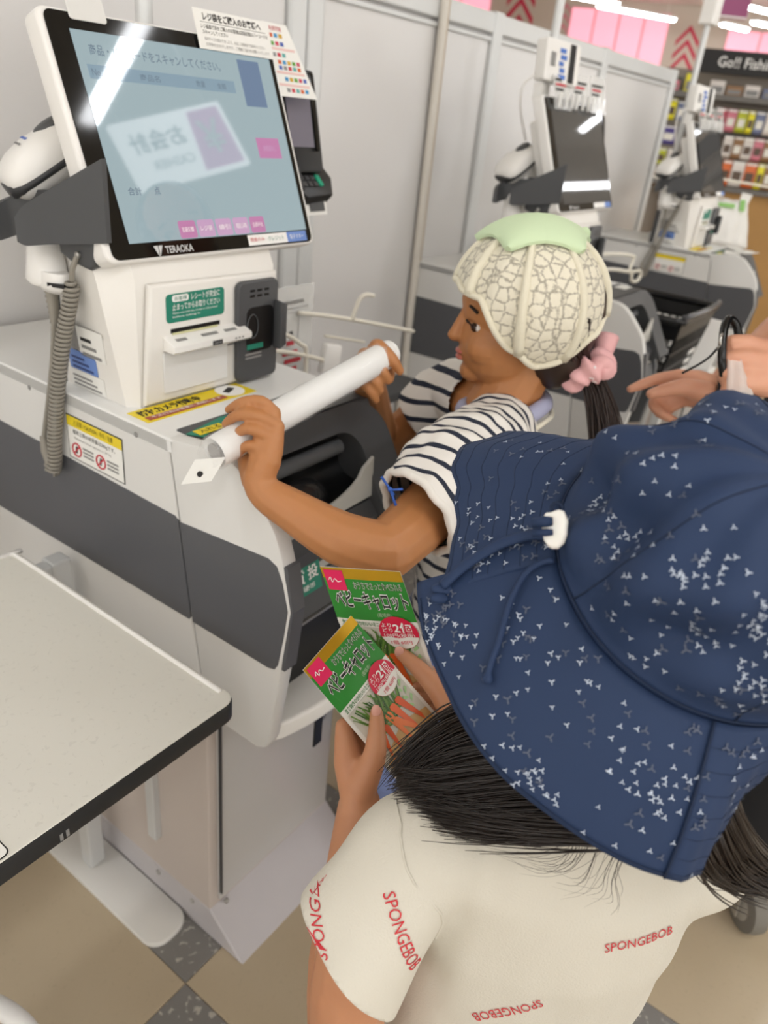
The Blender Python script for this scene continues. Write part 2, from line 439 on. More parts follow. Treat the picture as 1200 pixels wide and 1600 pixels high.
# coin opening with a rounded surround: a thick bar bent round the opening
ofr = Fr((0.537, 0.532, 0.795), (1, 0, 0), (0, 0.052, 0.088))   # plane of the coin opening
def surround(w0, h0, r0, w1, h1, r1, c0, c1):
    """rounded frame: outer outline w0..w1 with a hole"""
    def arch(a0, a1, b1, r, c):
        pts = [ofr.p(a0, -0.075, c), ofr.p(a0, b1, c)]
        for j in range(9):
            t = math.radians(90 - 90 * j / 8); pts.append(ofr.p(a1 - r + r * math.cos(t), b1 - r + r * math.sin(t), c))
        pts.append(ofr.p(a1, -0.075, c)); return pts
    o0, i0 = arch(*w0[:2], h0, r0, c0), arch(*w1[:2], h1, r1, c0 - 0.004)
    o1, i1 = arch(*w0[:2], h0, r0, c1), arch(*w1[:2], h1, r1, c1)
    b = MB(); n = len(o0)
    V_ = [[b.bm.verts.new(p) for p in L] for L in (o0, i0, i1, o1)]
    for i in range(n - 1):
        for q in range(4):
            b.bm.faces.new((V_[q][i], V_[q][i + 1], V_[(q + 1) % 4][i + 1], V_[(q + 1) % 4][i]))
    for e in (0, n - 1): b.bm.faces.new([V_[q][e] for q in range(4)])
    return b
su = surround((0, 0.281), 0.104, 0.055, (0.018, 0.222), 0.072, 0.035, 0.012, -0.05).build('coin_surround', m_dark, mc, smooth=40)
# bowl, roller and lip inside the opening
bw = MB()
rings = []
for j in range(7):
    t = j / 6
    rings.append([ofr.p(0.018 + 0.204 * i / 10, 0.072 - 0.085 * t, -0.004 - 0.052 * math.sin(math.pi * min(1, t * 1.05)) ** 0.7 * (0.75 + 0.25 * math.sin(math.pi * i / 10))) for i in range(11)])
bw.hull(rings, False, False)
bw.build('coin_bowl', m_black, su, smooth=1)
MB().tube([ofr.p(0.02, 0.055, -0.018), ofr.p(0.205, 0.055, -0.018)], 0.011, 12).build('coin_roller', mat('roller_grey', '#5b5c5e', 0.25), su, smooth=40)
MB().ball(ofr.p(0.115, 0.008, -0.030), 0.05, 0.028, 0.022, ofr.u, ofr.v, 18).build('coin_cup', mat('glossy_black', '#262627', 0.12, var=0), su, smooth=1)
lipf = Fr((0.537, 0.530, 0.765), (1, 0, 0), (0, 0.003, 0.04))
lp_pts = [lipf.p(0.02, 0), lipf.p(0.224, 0.006), lipf.p(0.226, 0.062), lipf.p(0.205, 0.052)]
for i in range(13):
    t = i / 12; lp_pts.append(lipf.p(0.195 - 0.15 * t, 0.040 - 0.020 * math.sin(math.pi * t) ** 0.8, 0))
lp_pts.append(lipf.p(0.02, 0.036))
MB().prism(lp_pts, lipf.n * 0.006, 0.0015).build('coin_lip', m_lip, mc, smooth=40)
strip('ledge', [(0.60, 0.765), (0.527, 0.765), (0.511, 0.748), (0.513, 0.728), (0.60, 0.728)], m_dark)
strip('note_shelf', [(0.60, 0.724), (0.520, 0.716), (0.516, 0.708), (0.60, 0.700)], m_lip)
lowf = Fr((0.537, 0.512, 0.708), (1, 0, 0), (0, 0.022, 0.088))
strip('lower_fascia', [(0.60, 0.708), (0.512, 0.708), (0.4985, 0.662), (0.504, 0.656), (0.60, 0.656)], m_dark)
MB().box(0.537, 0.800, 0.4955, 0.5015, 0.6565, 0.6605).build('fascia_edge', m_steel, mc)
gl = plate('coin_label', lowf, 0.030, -0.020, 0.105, 0.020, m_green, mc, 0.0004)
text('硬貨', lowf, 0.036, -0.003, 0.075, 0.016, m_inkw, gl, 0.0014, 0.02, near=1)
text('Coin｜硬币', lowf, 0.036, -0.015, 0.092, -0.007, m_inkw, gl, 0.0014, 0.01, near=1)
text('投', lowf, 0.082, -0.002, 0.10, 0.016, m_inkw, gl, 0.0014, 0.02, near=1)
MB().box(0.539, 0.798, 0.535, 0.60, 0.523, 0.656).build('note_cavity', m_black, mc)
# white curved catch tray under the cavity, and the black strap
tr = []
for i in range(13):
    t = i / 12; tr.append(V((0.537 + 0.263 * t, 0.500 - 0.026 * math.sin(math.pi * t) ** 0.6, 0.492)))
tr += [V((0.800, 0.60, 0.492)), V((0.537, 0.60, 0.492))]
MB().prism(tr, V((0, 0, 0.030)), 0.006, 3).build('catch_tray', m_head, mc, smooth=40)
MB().box(0.650, 0.668, 0.508, 0.511, 0.395, 0.50, 0.0008, 1).build('strap', m_black, mc)

# deck markings
df = Fr((X0, 0.588, 0.887), (1, 0, 0), (0, 1, 0))
g1 = MB().prism([df.p(0.030, 0.028, 0.0003), df.p(0.020, 0.048, 0.0003), df.p(0.085, 0.062, 0.0003), df.p(0.155, 0.052, 0.0003), df.p(0.150, 0.044, 0.0003), df.p(0.086, 0.052, 0.0003)], df.n * 0.0006).build('deck_arrow', m_green, mc)
g2 = plate('deck_label', df, 0.030, 0.034, 0.070, 0.048, m_yel, mc, 0.001)
text('入れる', df, 0.034, 0.036, 0.066, 0.046, m_ink, g2, 0.0022, near=1)
g3 = plate('deck_sticker', df, 0.215, 0.022, 0.270, 0.052, m_paper, mc, 0.0004)
plate('sticker_mark', df, 0.220, 0.028, 0.236, 0.046, m_inkr, g3, 0.001, near=1)

# camera notice on the counter
cf = Fr((0.527, 0.692, ZT + 0.0006), (1, 0, 0), (0, 1, 0))
cl = plate('camera_notice', cf, 0.0, 0.0, 0.178, 0.040, m_yel, mc, 0)
text('防犯カメラ作動中', cf, 0.008, 0.018, 0.100, 0.034, m_ink, cl, 0.0012, 0.03, near=1)
rb = plate('notice_bar', cf, 0.006, 0.004, 0.130, 0.014, m_brown, cl, 0.0008)
text('不正行為は警察に通報します', cf, 0.012, 0.006, 0.122, 0.0125, m_inkw, cl, 0.0018, near=1)
MB().lathe(cf.p(0.150, 0.022, 0.0008), cf.n, [(0.020, 0), (0.020, 0.0004)], 20).build('notice_circle', m_inkw, cl)
MB().obox(cf.p(0.149, 0.023, 0.0016), cf.u + cf.v * 0.5, cf.v - cf.u * 0.5, 0.020, 0.009, 0.0004).build('notice_camera', m_ink, cl)
# caution label on the left side cover
wl = plate('caution_label', LX, -0.841, 0.796, -0.727, 0.857, m_ink, mc, 0.0002, 0.0004)
plate('label_face', LX, -0.8395, 0.7975, -0.7285, 0.8555, m_paper, wl, 0.0005, 0.0004)
plate('label_header', LX, -0.8395, 0.842, -0.7285, 0.8555, m_yel, wl, 0.0008, 0.0004)
text('⚠注意 / CAUTION / 주의 / 注意', LX, -0.825, 0.845, -0.745, 0.853, m_ink, wl, 0.0015, near=1)
text('載荷上限の総質量は20kgです。', LX, -0.828, 0.832, -0.742, 0.839, m_ink, wl, 0.0012, near=1)
text('Maximum load capacity is 20 kg.', LX, -0.826, 0.825, -0.750, 0.829, m_inkg, wl, 0.0012, near=1)
for a in (-0.832, -0.782):
    MB().tube([LX.p(a + 0.009 + 0.009 * math.cos(t * math.pi / 8), 0.811 + 0.009 * math.sin(t * math.pi / 8), 0.0012) for t in range(16)], 0.0011, 5, closed=True).build('ban_ring', m_inkr, wl)
    MB().obox(LX.p(a + 0.009, 0.811, 0.0012), LX.u + LX.v, LX.v - LX.u, 0.017, 0.002, 0.0004).build('ban_bar', m_inkr, wl)
    MB().obox(LX.p(a + 0.0085, 0.811, 0.0011), LX.u * 0.3 + LX.v, LX.v * 0.3 - LX.u, 0.010, 0.004, 0.0004).build('ban_figure', m_ink, wl)
    for k in range(3):
        plate('label_line', LX, a + 0.022, 0.806 + k * 0.005, a + 0.044, 0.8085 + k * 0.005, m_inkg, wl, 0.001, 0.0003)

# ---- upper terminal
def ring4(x0, x1, y0, y1, z, ch=0.0):
    return [V((x0, y0 + ch, z)), V((x0 + ch, y0, z)), V((x1 - 0.006, y0, z)), V((x1, y0 + 0.006, z)), V((x1, y1, z)), V((max(x0, 0.540 + (z - 0.885) * 0.03), y1, z))]
hb = MB().hull([ring4(0.540, 0.776, 0.738, 0.872, ZT, 0.012), ring4(0.531, 0.780, 0.738, 0.880, 0.97, 0.022), ring4(0.524, 0.786, 0.738, 0.888, 1.035, 0.030), ring4(0.526, 0.786, 0.752, 0.890, 1.062, 0.030)], True)
head = hb.build('terminal_body', m_head, mc, smooth=30)
HF = Fr((0.0, 0.738, 0.0), (1, 0, 0), (0, 0, 1))
MB().prism([HF.p(0.552, 0.888, 0), HF.p(0.778, 0.888, 0), HF.p(0.778, 1.030, 0), HF.p(0.566, 1.034, 0)], HF.n * 0.010, 0.006, 3).build('front_panel', m_head, mc, smooth=40)
FF = Fr((0.0, 0.728, 0.0), (1, 0, 0), (0, 0, 1))
gl = plate('receipt_notice', FF, 0.588, 0.986, 0.680, 1.020, m_green, mc, 0.0002, 0.0006, 0.005)
plate('notice_tag', FF, 0.597, 1.0105, 0.622, 1.0185, m_inkw, gl, 0.001, 0.0003, 0.003)
text('お客様', FF, 0.600, 1.012, 0.619, 1.0172, m_green, gl, 0.0018, near=1)
text('レシートが完全に', FF, 0.626, 1.0105, 0.672, 1.0185, m_inkw, gl, 0.0014, 0.01, near=1)
text('止まってからお取りください', FF, 0.597, 1.0005, 0.672, 1.0085, m_inkw, gl, 0.0014, 0.01, near=1)
text('Please wait until the receipt is fully printed', FF, 0.597, 0.9955, 0.668, 0.9985, m_inkw, gl, 0.0014, near=1)
text('before taking it.', FF, 0.597, 0.991, 0.640, 0.994, m_inkw, gl, 0.0014, near=1)
MB().box(0.594, 0.672, 0.7268, 0.730, 0.9735, 0.9785).build('receipt_slot', m_black, mc)
MB().box(0.596, 0.668, 0.7262, 0.730, 0.9715, 0.9738).build('receipt_paper', mat('thermal_paper', '#cfcd9e', 0.7), mc)
rl = MB().prism([(0.581, 0.729, 0.953), (0.581, 0.7095, 0.953), (0.581, 0.706, 0.956), (0.581, 0.7065, 0.963), (0.581, 0.729, 0.9715)], ux * 0.130, 0.003, 2).build('receipt_lip', m_bezel, mc, smooth=40)
lf = Fr((0.581, 0.7065, 0.963), (1, 0, 0), (0, 0.0225, 0.0085))
for k, (a, w) in enumerate(((0.012, 0.016), (0.052, 0.026), (0.09, 0.02))):
    plate('lip_print', lf, a, 0.009, a + w, 0.014, m_inkg, rl, 0.0004, 0.0003)
lf2 = Fr((0.581, 0.706, 0.953), (1, 0, 0), (0, 0, 1))
plate('lip_tag', lf2, 0.060, 0.0028, 0.076, 0.0085, m_dark2, rl, 0.0004, 0.0004)
text('レシート', lf2, 0.063, 0.0042, 0.073, 0.0072, m_inkw, rl, 0.0016, near=1)
for k in range(3): plate('lip_dot', lf2, 0.098 + k * 0.006, 0.005, 0.101 + k * 0.006, 0.007, m_inkg, rl, 0.0004, 0.0003)
plate('printer_door', FF, 0.580, 0.900, 0.684, 0.951, m_top, mc, 0.0003, 0.0025, 0.002, 0.0008)
plate('door_latch', FF, 0.684, 0.943, 0.698, 0.945, m_seam, mc, 0.0006, 0.001)
# charcoal handheld reader bay
bay = MB().prism(rrect(FF, 0.697, 0.890, 0.772, 1.024, 0.010), FF.n * 0.009, 0.003, 3).build('reader_bay', m_dark, mc, smooth=40)
BF = Fr((0, 0.719, 0), (1, 0, 0), (0, 0, 1))
MB().prism([BF.p(0.762, 0.930, 0), BF.p(0.774, 0.935, 0), BF.p(0.774, 0.992, 0), BF.p(0.762, 0.996, 0)], BF.n * 0.016, 0.003, 2).build('bay_cheek', m_dark, bay, smooth=40)
MB().prism(rrect(BF, 0.712, 0.930, 0.762, 0.990, 0.010), BF.n * 0.0008).build('bay_recess', m_black, bay)
MB().tube([BF.p(0.722 + 0.010 * math.cos(t * math.pi / 8), 0.965 + 0.016 * math.sin(t * math.pi / 8), 0.0016) for t in range(16)], 0.0008, 5, closed=True).build('reader_window', mat('reader_grey', '#55585a', 0.2), bay)  # thin grey ring on the face of the recess
plate('bay_label', BF, 0.712, 0.934, 0.742, 0.941, m_green, bay, 0.001, 0.0004)
for k in range(2): plate('bay_print', BF, 0.710, 0.921 + k * 0.005, 0.740, 0.9235 + k * 0.005, m_lgrey, bay, 0.0002, 0.0004)
for r_ in range(2):
    for k in range(3): plate('speaker_hole', BF, 0.718 + k * 0.013, 1.003 + r_ * 0.007, 0.726 + k * 0.013, 1.006 + r_ * 0.007, m_black, bay, 0.0002, 0.0004)

# left cheek labels of the terminal
def cheek(y, z, c=0.0):
    return V((0.540 - 0.105 * (z - ZT) - c, y, z))
CF = Fr(cheek(0.857, ZT), (0, -1, 0), (-0.105, 0, 1))
for nm, a0, b0, a1, b1, m in (('grey_label', 0.0, 0.050, 0.030, 0.085, m_lgrey), ('white_label', 0.031, 0.044, 0.082, 0.082, m_paper), ('blue_label', 0.004, 0.022, 0.060, 0.048, m_blue), ('rating_label', 0.0, -0.002, 0.070, 0.021, m_paper)):
    l = plate(nm, CF, a0, b0 + 0.004, a1, b1 + 0.004, m, mc, 0.0004)
    for k in range(3):
        h = (b1 - b0) / 4
        plate('print_line', CF, a0 + 0.006, b0 + 0.006 + k * h, a1 - 0.008 - 0.008 * k, b0 + 0.006 + k * h + h * 0.45, m_ink if nm == 'white_label' and k == 2 else m_inkg if nm != 'blue_label' else mat('label_navy', '#31437a', 0.5, var=0), l, 0.001, 0.0003)
MB().box(0.537, 0.552, 0.870, 0.885, ZT, 1.0).build('cable_cover', m_dark, mc)

# ---- screen
SF = Fr((0.521, 0.738, 1.058), (1, 0, 0), (0, 0.092, 0.235))
SW, SH = 0.344, 0.257
scr = MB().prism(rrect(SF, 0, 0, SW, SH, 0.012, -0.026), SF.n * 0.026, 0.004, 3).build('screen_housing', m_bezel, mc, smooth=40)
MB().prism(rrect(SF, 0.03, 0.03, SW - 0.03, SH - 0.04, 0.012, -0.055), SF.n * 0.030, 0.004, 3).build('screen_back', m_bezel, mc, smooth=40)
MB().hull([[V((0.60, 0.80, 1.055)), V((0.72, 0.80, 1.055)), V((0.72, 0.875, 1.055)), V((0.60, 0.875, 1.055))], [SF.p(0.08, 0.10, -0.05), SF.p(0.20, 0.10, -0.05), SF.p(0.20, 0.15, -0.075), SF.p(0.08, 0.15, -0.075)]]).build('screen_neck', m_head, mc)
plate('screen_glass', SF, 0.0075, 0.0035, SW - 0.0065, SH - 0.0035, m_glass, mc, 0.0002, 0.0012, 0.009, 0.0004)
disp = plate('display', SF, 0.033, 0.020, 0.329, 0.237, m_lcd, mc, 0.0014, 0.0004)
LB_ = 0.0022
text('商品・バーコードをスキャンしてください。', SF, 0.050, 0.2135, 0.236, 0.2245, m_lcdt, disp, LB_, 0.005, near=1)
plate('list_header', SF, 0.042, 0.190, 0.254, 0.204, m_lcdb, disp, 0.0018, 0.0002, near=1)
for s_, a, w in (('No.', 0.046, 0.012), ('商品名', 0.108, 0.028), ('数量', 0.190, 0.014), ('金額', 0.224, 0.014)):
    text(s_, SF, a, 0.193, a + w, 0.200, m_lcdt, disp, LB_, 0.005, near=1)
plate('side_picture', SF, 0.268, 0.176, 0.306, 0.231, m_lcdi, disp, 0.0018, 0.0002, near=1)
plate('bag_button', SF, 0.270, 0.113, 0.312, 0.138, m_lcdp, disp, 0.0018, 0.0002, near=1)
text('会員証なし', SF, 0.280, 0.122, 0.304, 0.129, m_lcdp2, disp, LB_, near=1)
text('合計', SF, 0.050, 0.071, 0.068, 0.0795, m_lcdt, disp, LB_, 0.01, near=1)
text('点', SF, 0.086, 0.071, 0.094, 0.0795, m_lcdt, disp, LB_, 0.01, near=1)
for k, s_ in enumerate(('言語切替', 'レジ袋', '値引', '取消', '店員呼出')):
    a = 0.107 + k * 0.0292
    plate('menu_button', SF, a, 0.021, a + 0.0262, 0.041, m_lcdp if k in (0, 4) else m_lcdp2, disp, 0.0018, 0.0002, 0.003, near=1)
    text(s_, SF, a + 0.004, 0.028, a + 0.0222, 0.034, m_inkw, disp, LB_, near=1)
m_logo = mat('logo_silver', '#c9c9c9', 0.4, var=0)
text('TERAOKA', SF, 0.080, 0.0062, 0.121, 0.0142, m_logo, mc, 0.0016, 0.015)
for q in ([(0.064, 0.0155), (0.0705, 0.0155), (0.0695, 0.003)], [(0.0715, 0.0155), (0.077, 0.0155), (0.0705, 0.003)]):
    MB().prism([SF.p(a, b, 0.0015) for a, b in q], SF.n * 0.0003).build('logo_mark', m_logo, mc)
stk = plate('card_sticker', SF, 0.214, 0.0055, 0.326, 0.0185, m_inkw, mc, 0.0015, 0.0004)
plate('sticker_blue', SF, 0.287, 0.0055, 0.326, 0.0185, m_blue, stk, 0.002, 0.0002)
text('現金のみ', SF, 0.217, 0.010, 0.243, 0.015, m_inkr, stk, 0.0026, near=1)
text('クレジット', SF, 0.250, 0.009, 0.280, 0.015, m_green, stk, 0.0026, near=1)
text('電子マネー', SF, 0.292, 0.009, 0.320, 0.015, m_inkw, stk, 0.0026, near=1)
# signal pole behind the screen
MB().tube([(0.735, 0.93, ZT), (0.735, 0.93, 1.62)], 0.011, 12).build('signal_pole', m_alu, mc, smooth=40)
MB().box(0.700, 0.775, 0.905, 0.955, 1.60, 1.72, 0.006).build('signal_head', m_bezel, mc)
MB().lathe((0.735, 0.93, ZT), (0, 0, 1), [(0.03, 0), (0.03, 0.01), (0.014, 0.02)], 16).build('pole_foot', m_alu, mc, smooth=40)

# scanner cradle behind the screen on the left cheek
crd = MB().prism([V((0.519, 0.769, 1.126)), V((0.519, 0.758, 1.109)), V((0.520, 0.758, 1.086)), V((0.521, 0.764, 1.051)), V((0.521, 0.773, 1.045)), V((0.520, 0.808, 1.049)), V((0.519, 0.825, 1.056)), V((0.518, 0.828, 1.07)), V((0.518, 0.830, 1.126))], V((0.030, 0.004, 0)), 0.004, 3).build('scanner_cradle', m_dark, mc, smooth=40)
for pth, hh in (([(0.527, 0.742, 1.122), (0.514, 0.780, 1.108), (0.503, 0.812, 1.096), (0.493, 0.842, 1.084), (0.488, 0.853, 1.079)], (0.042, 0.034, 0.027, 0.021, 0.013)), ([(0.522, 0.826, 1.100), (0.516, 0.866, 1.096), (0.502, 0.884, 1.088), (0.484, 0.888, 1.081), (0.474, 0.886, 1.078)], (0.022, 0.022, 0.021, 0.019, 0.013))):
    b = MB(); rings = []; sp_ = spline(pth, 6)
    for i, p in enumerate(sp_):
        tg = (sp_[min(i + 1, len(sp_) - 1)] - sp_[max(i - 1, 0)]); sdv = V((-tg.y, tg.x, 0)).normalized() * 0.004
        t = i / (len(sp_) - 1) * 4; j = min(3, int(t)); h = lerp(hh[j], hh[j + 1], t - j)
        rings.append([p - sdv + V((0, 0, -h)), p + sdv + V((0, 0, -h)), p + sdv + V((0, 0, h)), p - sdv + V((0, 0, h))])
    b.hull(rings).build('cradle_prong', m_dark, crd, smooth=50)
MB().lathe((0.520, 0.790, 1.060), (-1, 0, 0), [(0.004, 0), (0.004, 0.003), (0.002, 0.004)], 12).build('cradle_screw', m_steel, crd, smooth=40)

# ---------------------------------------------------------------- hand scanner with its coiled cable
m_cable = mat('cable_grey', '#8f8a80', 0.5, var=0.02)
def make_scanner():
    t = thing('hand_scanner', (0.515, 0.85, 1.0), 'white hand scanner in the cradle of the nearest terminal, grey coiled cable hanging', 'scanner', 'hand scanners in their cradles')
    # head: rings along an axis from back (near the terminal) to nose (pointing out over the aisle)
    A, B = V((0.574, 0.866, 1.170)), V((0.508, 0.887, 1.126))
    ax = (B - A).normalized(); sd = V((0, 0, 1)).cross(ax).normalized(); up = ax.cross(sd)
    if up.z < 0: up = -up
    def ell(c, w, hu, hd, lift=0.0, k=18):
        out = []
        for j in range(k):
            a = 2 * math.pi * j / k; s, q = math.cos(a), math.sin(a)
            s = math.copysign(abs(s) ** 0.8, s); q = math.copysign(abs(q) ** 0.8, q)
            out.append(c + sd * w * s + up * ((hu if q > 0 else hd) * q + lift))
        return out
    L = (B - A).length
    sec = [(-0.022, 0.014, 0.012, 0.012, 0.0), (-0.012, 0.026, 0.020, 0.020, 0), (0.015, 0.033, 0.027, 0.028, 0.0), (0.045, 0.036, 0.028, 0.032, 0), (0.068, 0.036, 0.024, 0.031, 0), (0.082, 0.033, 0.018, 0.026, 0), (0.090, 0.026, 0.011, 0.018, 0), (0.093, 0.014, 0.005, 0.009, 0)]
    def band(z0, z1, gro, m, nm):
        b = MB(); rings = []
        for d, w, hu, hd, lf in sec:
            c = A + ax * d
            rings.append([c + sd * (w + gro) * s + up * z for s, z in ((-1, z0), (1, z0), (1, z1), (-1, z1))])
        return b.hull(rings).build(nm, m, t)
    MB().hull([ell(A + ax * d, w, hu, hd, lf) for d, w, hu, hd, lf in sec]).build('scanner_head', m_bezel, t, smooth=60)
    bb = MB(); rings = []
    for d, w, hu, hd, lf in sec:
        c = A + ax * (d + 0.001); k = 18; ring = []
        for j in range(k):
            a = 2 * math.pi * j / k; s, q = math.cos(a), math.sin(a)
            ring.append(c + sd * (w + 0.0014) * math.copysign(abs(s) ** 0.6, s) + up * (0.0090 * q - 0.007))
        rings.append(ring)
    bb.hull(rings).build('scanner_band', m_dark2, t, smooth=60)
    MB().ball(A + ax * 0.012 + up * 0.025, 0.022, 0.014, 0.006, ax, sd, 14).build('scanner_button', m_dark, t, smooth=1)
    fr = Fr(A + ax * 0.046 + up * 0.0282, -sd, -ax)
    for k in range(4): plate('print_mark', fr, -0.011 + k * 0.006, 0.0, -0.0065 + k * 0.006, 0.0035, mat('label_denim', '#5a76c0', 0.5, var=0), t, 0.0003, 0.0004, near=1)
    fr = Fr(A + ax * 0.055 + up * 0.0272, -sd, -ax + up * 0.12)
    for k in range(6): plate('print_mark', fr, -0.012 + k * 0.004, 0.0, -0.009 + k * 0.004, 0.0026, m_inkg, t, 0.0004, 0.0004, near=1)
    # handle
    H0 = A + ax * 0.060 - up * 0.020; H1 = V((0.515, 0.850, 1.016))
    hs = []
    for i, (f_, w, dpt) in enumerate(((0, 0.026, 0.026), (0.22, 0.017, 0.018), (0.5, 0.018, 0.020), (0.8, 0.019, 0.024), (0.95, 0.019, 0.027), (1.0, 0.015, 0.022))):
        c = H0.lerp(H1, f_)
        hs.append([c + V((0.35, -0.94, 0)) * math.cos(2 * math.pi * j / 14) * dpt + V((0.94, 0.35, 0)) * math.sin(2 * math.pi * j / 14) * w for j in range(14)])
    MB().hull(hs).build('handle', m_bezel, t, smooth=60)
    MB().hull([[V((0.516, 0.838, 1.030)) + V((math.cos(2 * math.pi * j / 12) * r, -math.sin(2 * math.pi * j / 12) * r * 1.9, z)) for j in range(12)] for r, z in ((0.013, 0.004), (0.016, -0.012), (0.010, -0.020))]).build('handle_foot', m_bezel, t, smooth=60)
    MB().obox((0.510, 0.818, 1.022), (0.2, -0.95, 0.05), (0, 0.05, 1), 0.026, 0.0045, 0.012).build('foot_stripe', m_black, t)
    # strain relief, straight run, then coil climbing back to the terminal
    MB().tube([(0.516, 0.846, 1.018), (0.514, 0.842, 0.995), (0.5125, 0.841, 0.972)], [0.0075, 0.0062, 0.0045], 10).build('strain_relief', m_cable, t, smooth=40)
    for k in range(7):
        f_ = k / 7
        MB().lathe((lerp(0.516, 0.513, f_), lerp(0.846, 0.841, f_), 1.008 - k * 0.006), (0, 0, 1), [(0.0078 - k * 0.0004, 0), (0.0078 - k * 0.0004, 0.002)], 10).build('relief_rib', m_cable, t)
    p = spline([(0.5125, 0.841, 0.976), (0.508, 0.846, 0.928), (0.504, 0.858, 0.875), (0.502, 0.873, 0.826), (0.502, 0.878, 0.812)], 6)
    MB().tube(p, 0.0032, 8).build('cable', m_cable, t, smooth=40)
    MB().tube([(0.502, 0.879, 0.816), (0.501, 0.874, 0.797), (0.5015, 0.866, 0.782)], [0.0042, 0.0068, 0.0078], 10).build('strain_relief', m_cable, t, smooth=40)
    ctr = spline([(0.5015, 0.866, 0.784), (0.5015, 0.865, 0.770), (0.502, 0.858, 0.785), (0.503, 0.850, 0.835), (0.506, 0.833, 0.910), (0.511, 0.820, 0.965), (0.515, 0.808, 1.005), (0.516, 0.802, 1.030)], 24)
    acc = [0.0]
    for a, b in zip(ctr, ctr[1:]): acc.append(acc[-1] + (b - a).length)
    tot = acc[-1]; turns = 48; N = turns * 10; path = []; k = 0
    for i in range(N + 1):
        s_ = tot * i / N
        while k < len(acc) - 2 and acc[k + 1] < s_: k += 1
        f_ = (s_ - acc[k]) / max(1e-9, acc[k + 1] - acc[k]); p = ctr[k].lerp(ctr[k + 1], f_)
        tg = (ctr[k + 1] - ctr[k]).normalized(); x = V((0, 1, 0)); x = (x - x.dot(tg) * tg).normalized(); y = tg.cross(x)
        r = 0.0076 * min(1, i / 12 + 0.3, (N - i) / 14 + 0.2); a = 2 * math.pi * i / 10
        path.append(p + (x * math.cos(a) + y * math.sin(a)) * r)
    MB().tube(path, 0.0023, 6).build('coiled_cable', m_cable, t, smooth=60)
    MB().tube(spline([(0.516, 0.802, 1.030), (0.515, 0.797, 1.044), (0.519, 0.792, 1.058)], 5), 0.0032, 8).build('cable', m_cable, t, smooth=40)
    return t
scanner = make_scanner()

# ---------------------------------------------------------------- card payment terminal on the right of the screen
def make_pay():
    t = thing('payment_terminal', (0.93, 0.84, 1.06), 'black card payment terminal with red, yellow and green keys beside the near screen', 'card terminal', 'card terminals beside the screens')
    PF = Fr((0.910, 0.830, 1.130), (1, 0, 0), (0, 0.030, 0.13))
    MB().prism(rrect(PF, 0, 0.010, 0.078, 0.150, 0.008, -0.020), PF.n * 0.020, 0.003, 2).build('body', m_black, t, smooth=40)
    plate('display', PF, 0.008, 0.045, 0.060, 0.143, mat('terminal_screen', '#6e6a74', 0.1, emit=0.12, var=0), t, 0.0002, 0.001)
    MB().prism(rrect(PF, 0.062, 0.040, 0.070, 0.146, 0.003, 0.0), PF.n * 0.004, 0.0015).build('card_slot', m_glass, t)
    KF = Fr((0.913, 0.815, 1.110), (1, 0.05, 0), (0, 0.055, 0.055))
    hood = MB().prism([KF.p(0, 0.070, 0), KF.p(0.095, 0.076, 0), KF.p(0.106, 0.030, 0), KF.p(0.085, 0.0, 0), KF.p(0.02, -0.004, 0), KF.p(0.0, 0.02, 0)], KF.n * -0.030, 0.004, 2).build('keypad_hood', m_black, t, smooth=40)
    cols = [mat('key_red', '#b32018', 0.4, var=0), mat('key_yellow', '#d9b512', 0.4, var=0), mat('key_green', '#0b9a76', 0.4, var=0)]
    key = mat('key_black', '#3a3a3c', 0.4, var=0)
    for r_ in range(4):
        for c_ in range(4):
            m = key if c_ < 3 else cols[min(2, r_)]
            a = 0.022 + c_ * 0.013; b = 0.050 - r_ * 0.012
            if c_ == 3 and r_ == 3: continue
            h = 0.0085 if not (c_ == 3 and r_ == 2) else 0.020
            MB().prism(rrect(KF, a, b + 0.0085 - h, a + 0.010, b + 0.0085, 0.002, 0), KF.n * 0.003, 0.0006, 1).build('key', m, t)
    MB().prism([KF.p(0.0, 0.05, 0.002), KF.p(0.0, 0.0, 0.002), KF.p(0.030, 0.06, 0.002)], KF.n * 0.012).build('hood_side', m_dark2, t)
    MB().box(0.935, 0.965, 0.845, 0.90, 1.06, 1.14, 0.004).build('bracket', m_dark2, t)
    MB().tube([(0.950, 0.88, 1.08), (0.80, 0.90, 1.03), (0.76, 0.87, 1.03)], 0.010, 10).build('bracket_arm', m_dark2, t, smooth=40)
    st = MB().obox((0.965, 0.828, 1.092), (1, 0.05, 0), (0, 0.3, 1), 0.055, 0.026, 0.0015).build('price_card', m_paper, t)
    MB().obox((0.968, 0.8265, 1.093), (1, 0.05, 0), (0, 0.3, 1), 0.036, 0.016, 0.001).build('card_print', m_dark, st)
    return t
pay = make_pay()

# ---------------------------------------------------------------- paper signs on the near screen
S2 = Fr(SF.p(0.208, 0.2365, 0.004), SF.u, SF.v * 1.0 + SF.n * 0.05)
sg = thing('paper_sign', S2.p(0.06, 0), 'white paper sign about carrier bags fixed to the top edge of the near screen', 'sign')
plate('sheet', S2, 0, 0, 0.128, 0.044, m_paper, sg, 0, 0.0008)
text('レジ袋をご購入のお客様へ', S2, 0.014, 0.0315, 0.112, 0.0405, m_ink, sg, 0.0014, 0.02)
plate('rule', S2, 0.008, 0.0295, 0.120, 0.030, m_inkg, sg, 0.0008, 0.0003)
text('レジ画面で袋をご購入のお客様は店員記載のバーコードを', S2, 0.008, 0.0225, 0.122, 0.0275, m_ink, sg, 0.0014)
text('スキャンしてください', S2, 0.009, 0.0165, 0.050, 0.0210, m_ink, sg, 0.0014)
text('袋のサイズが変わりましたら、お近くの係員までお声がけください', S2, 0.010, 0.0095, 0.114, 0.0135, m_inkg, sg, 0.0014)
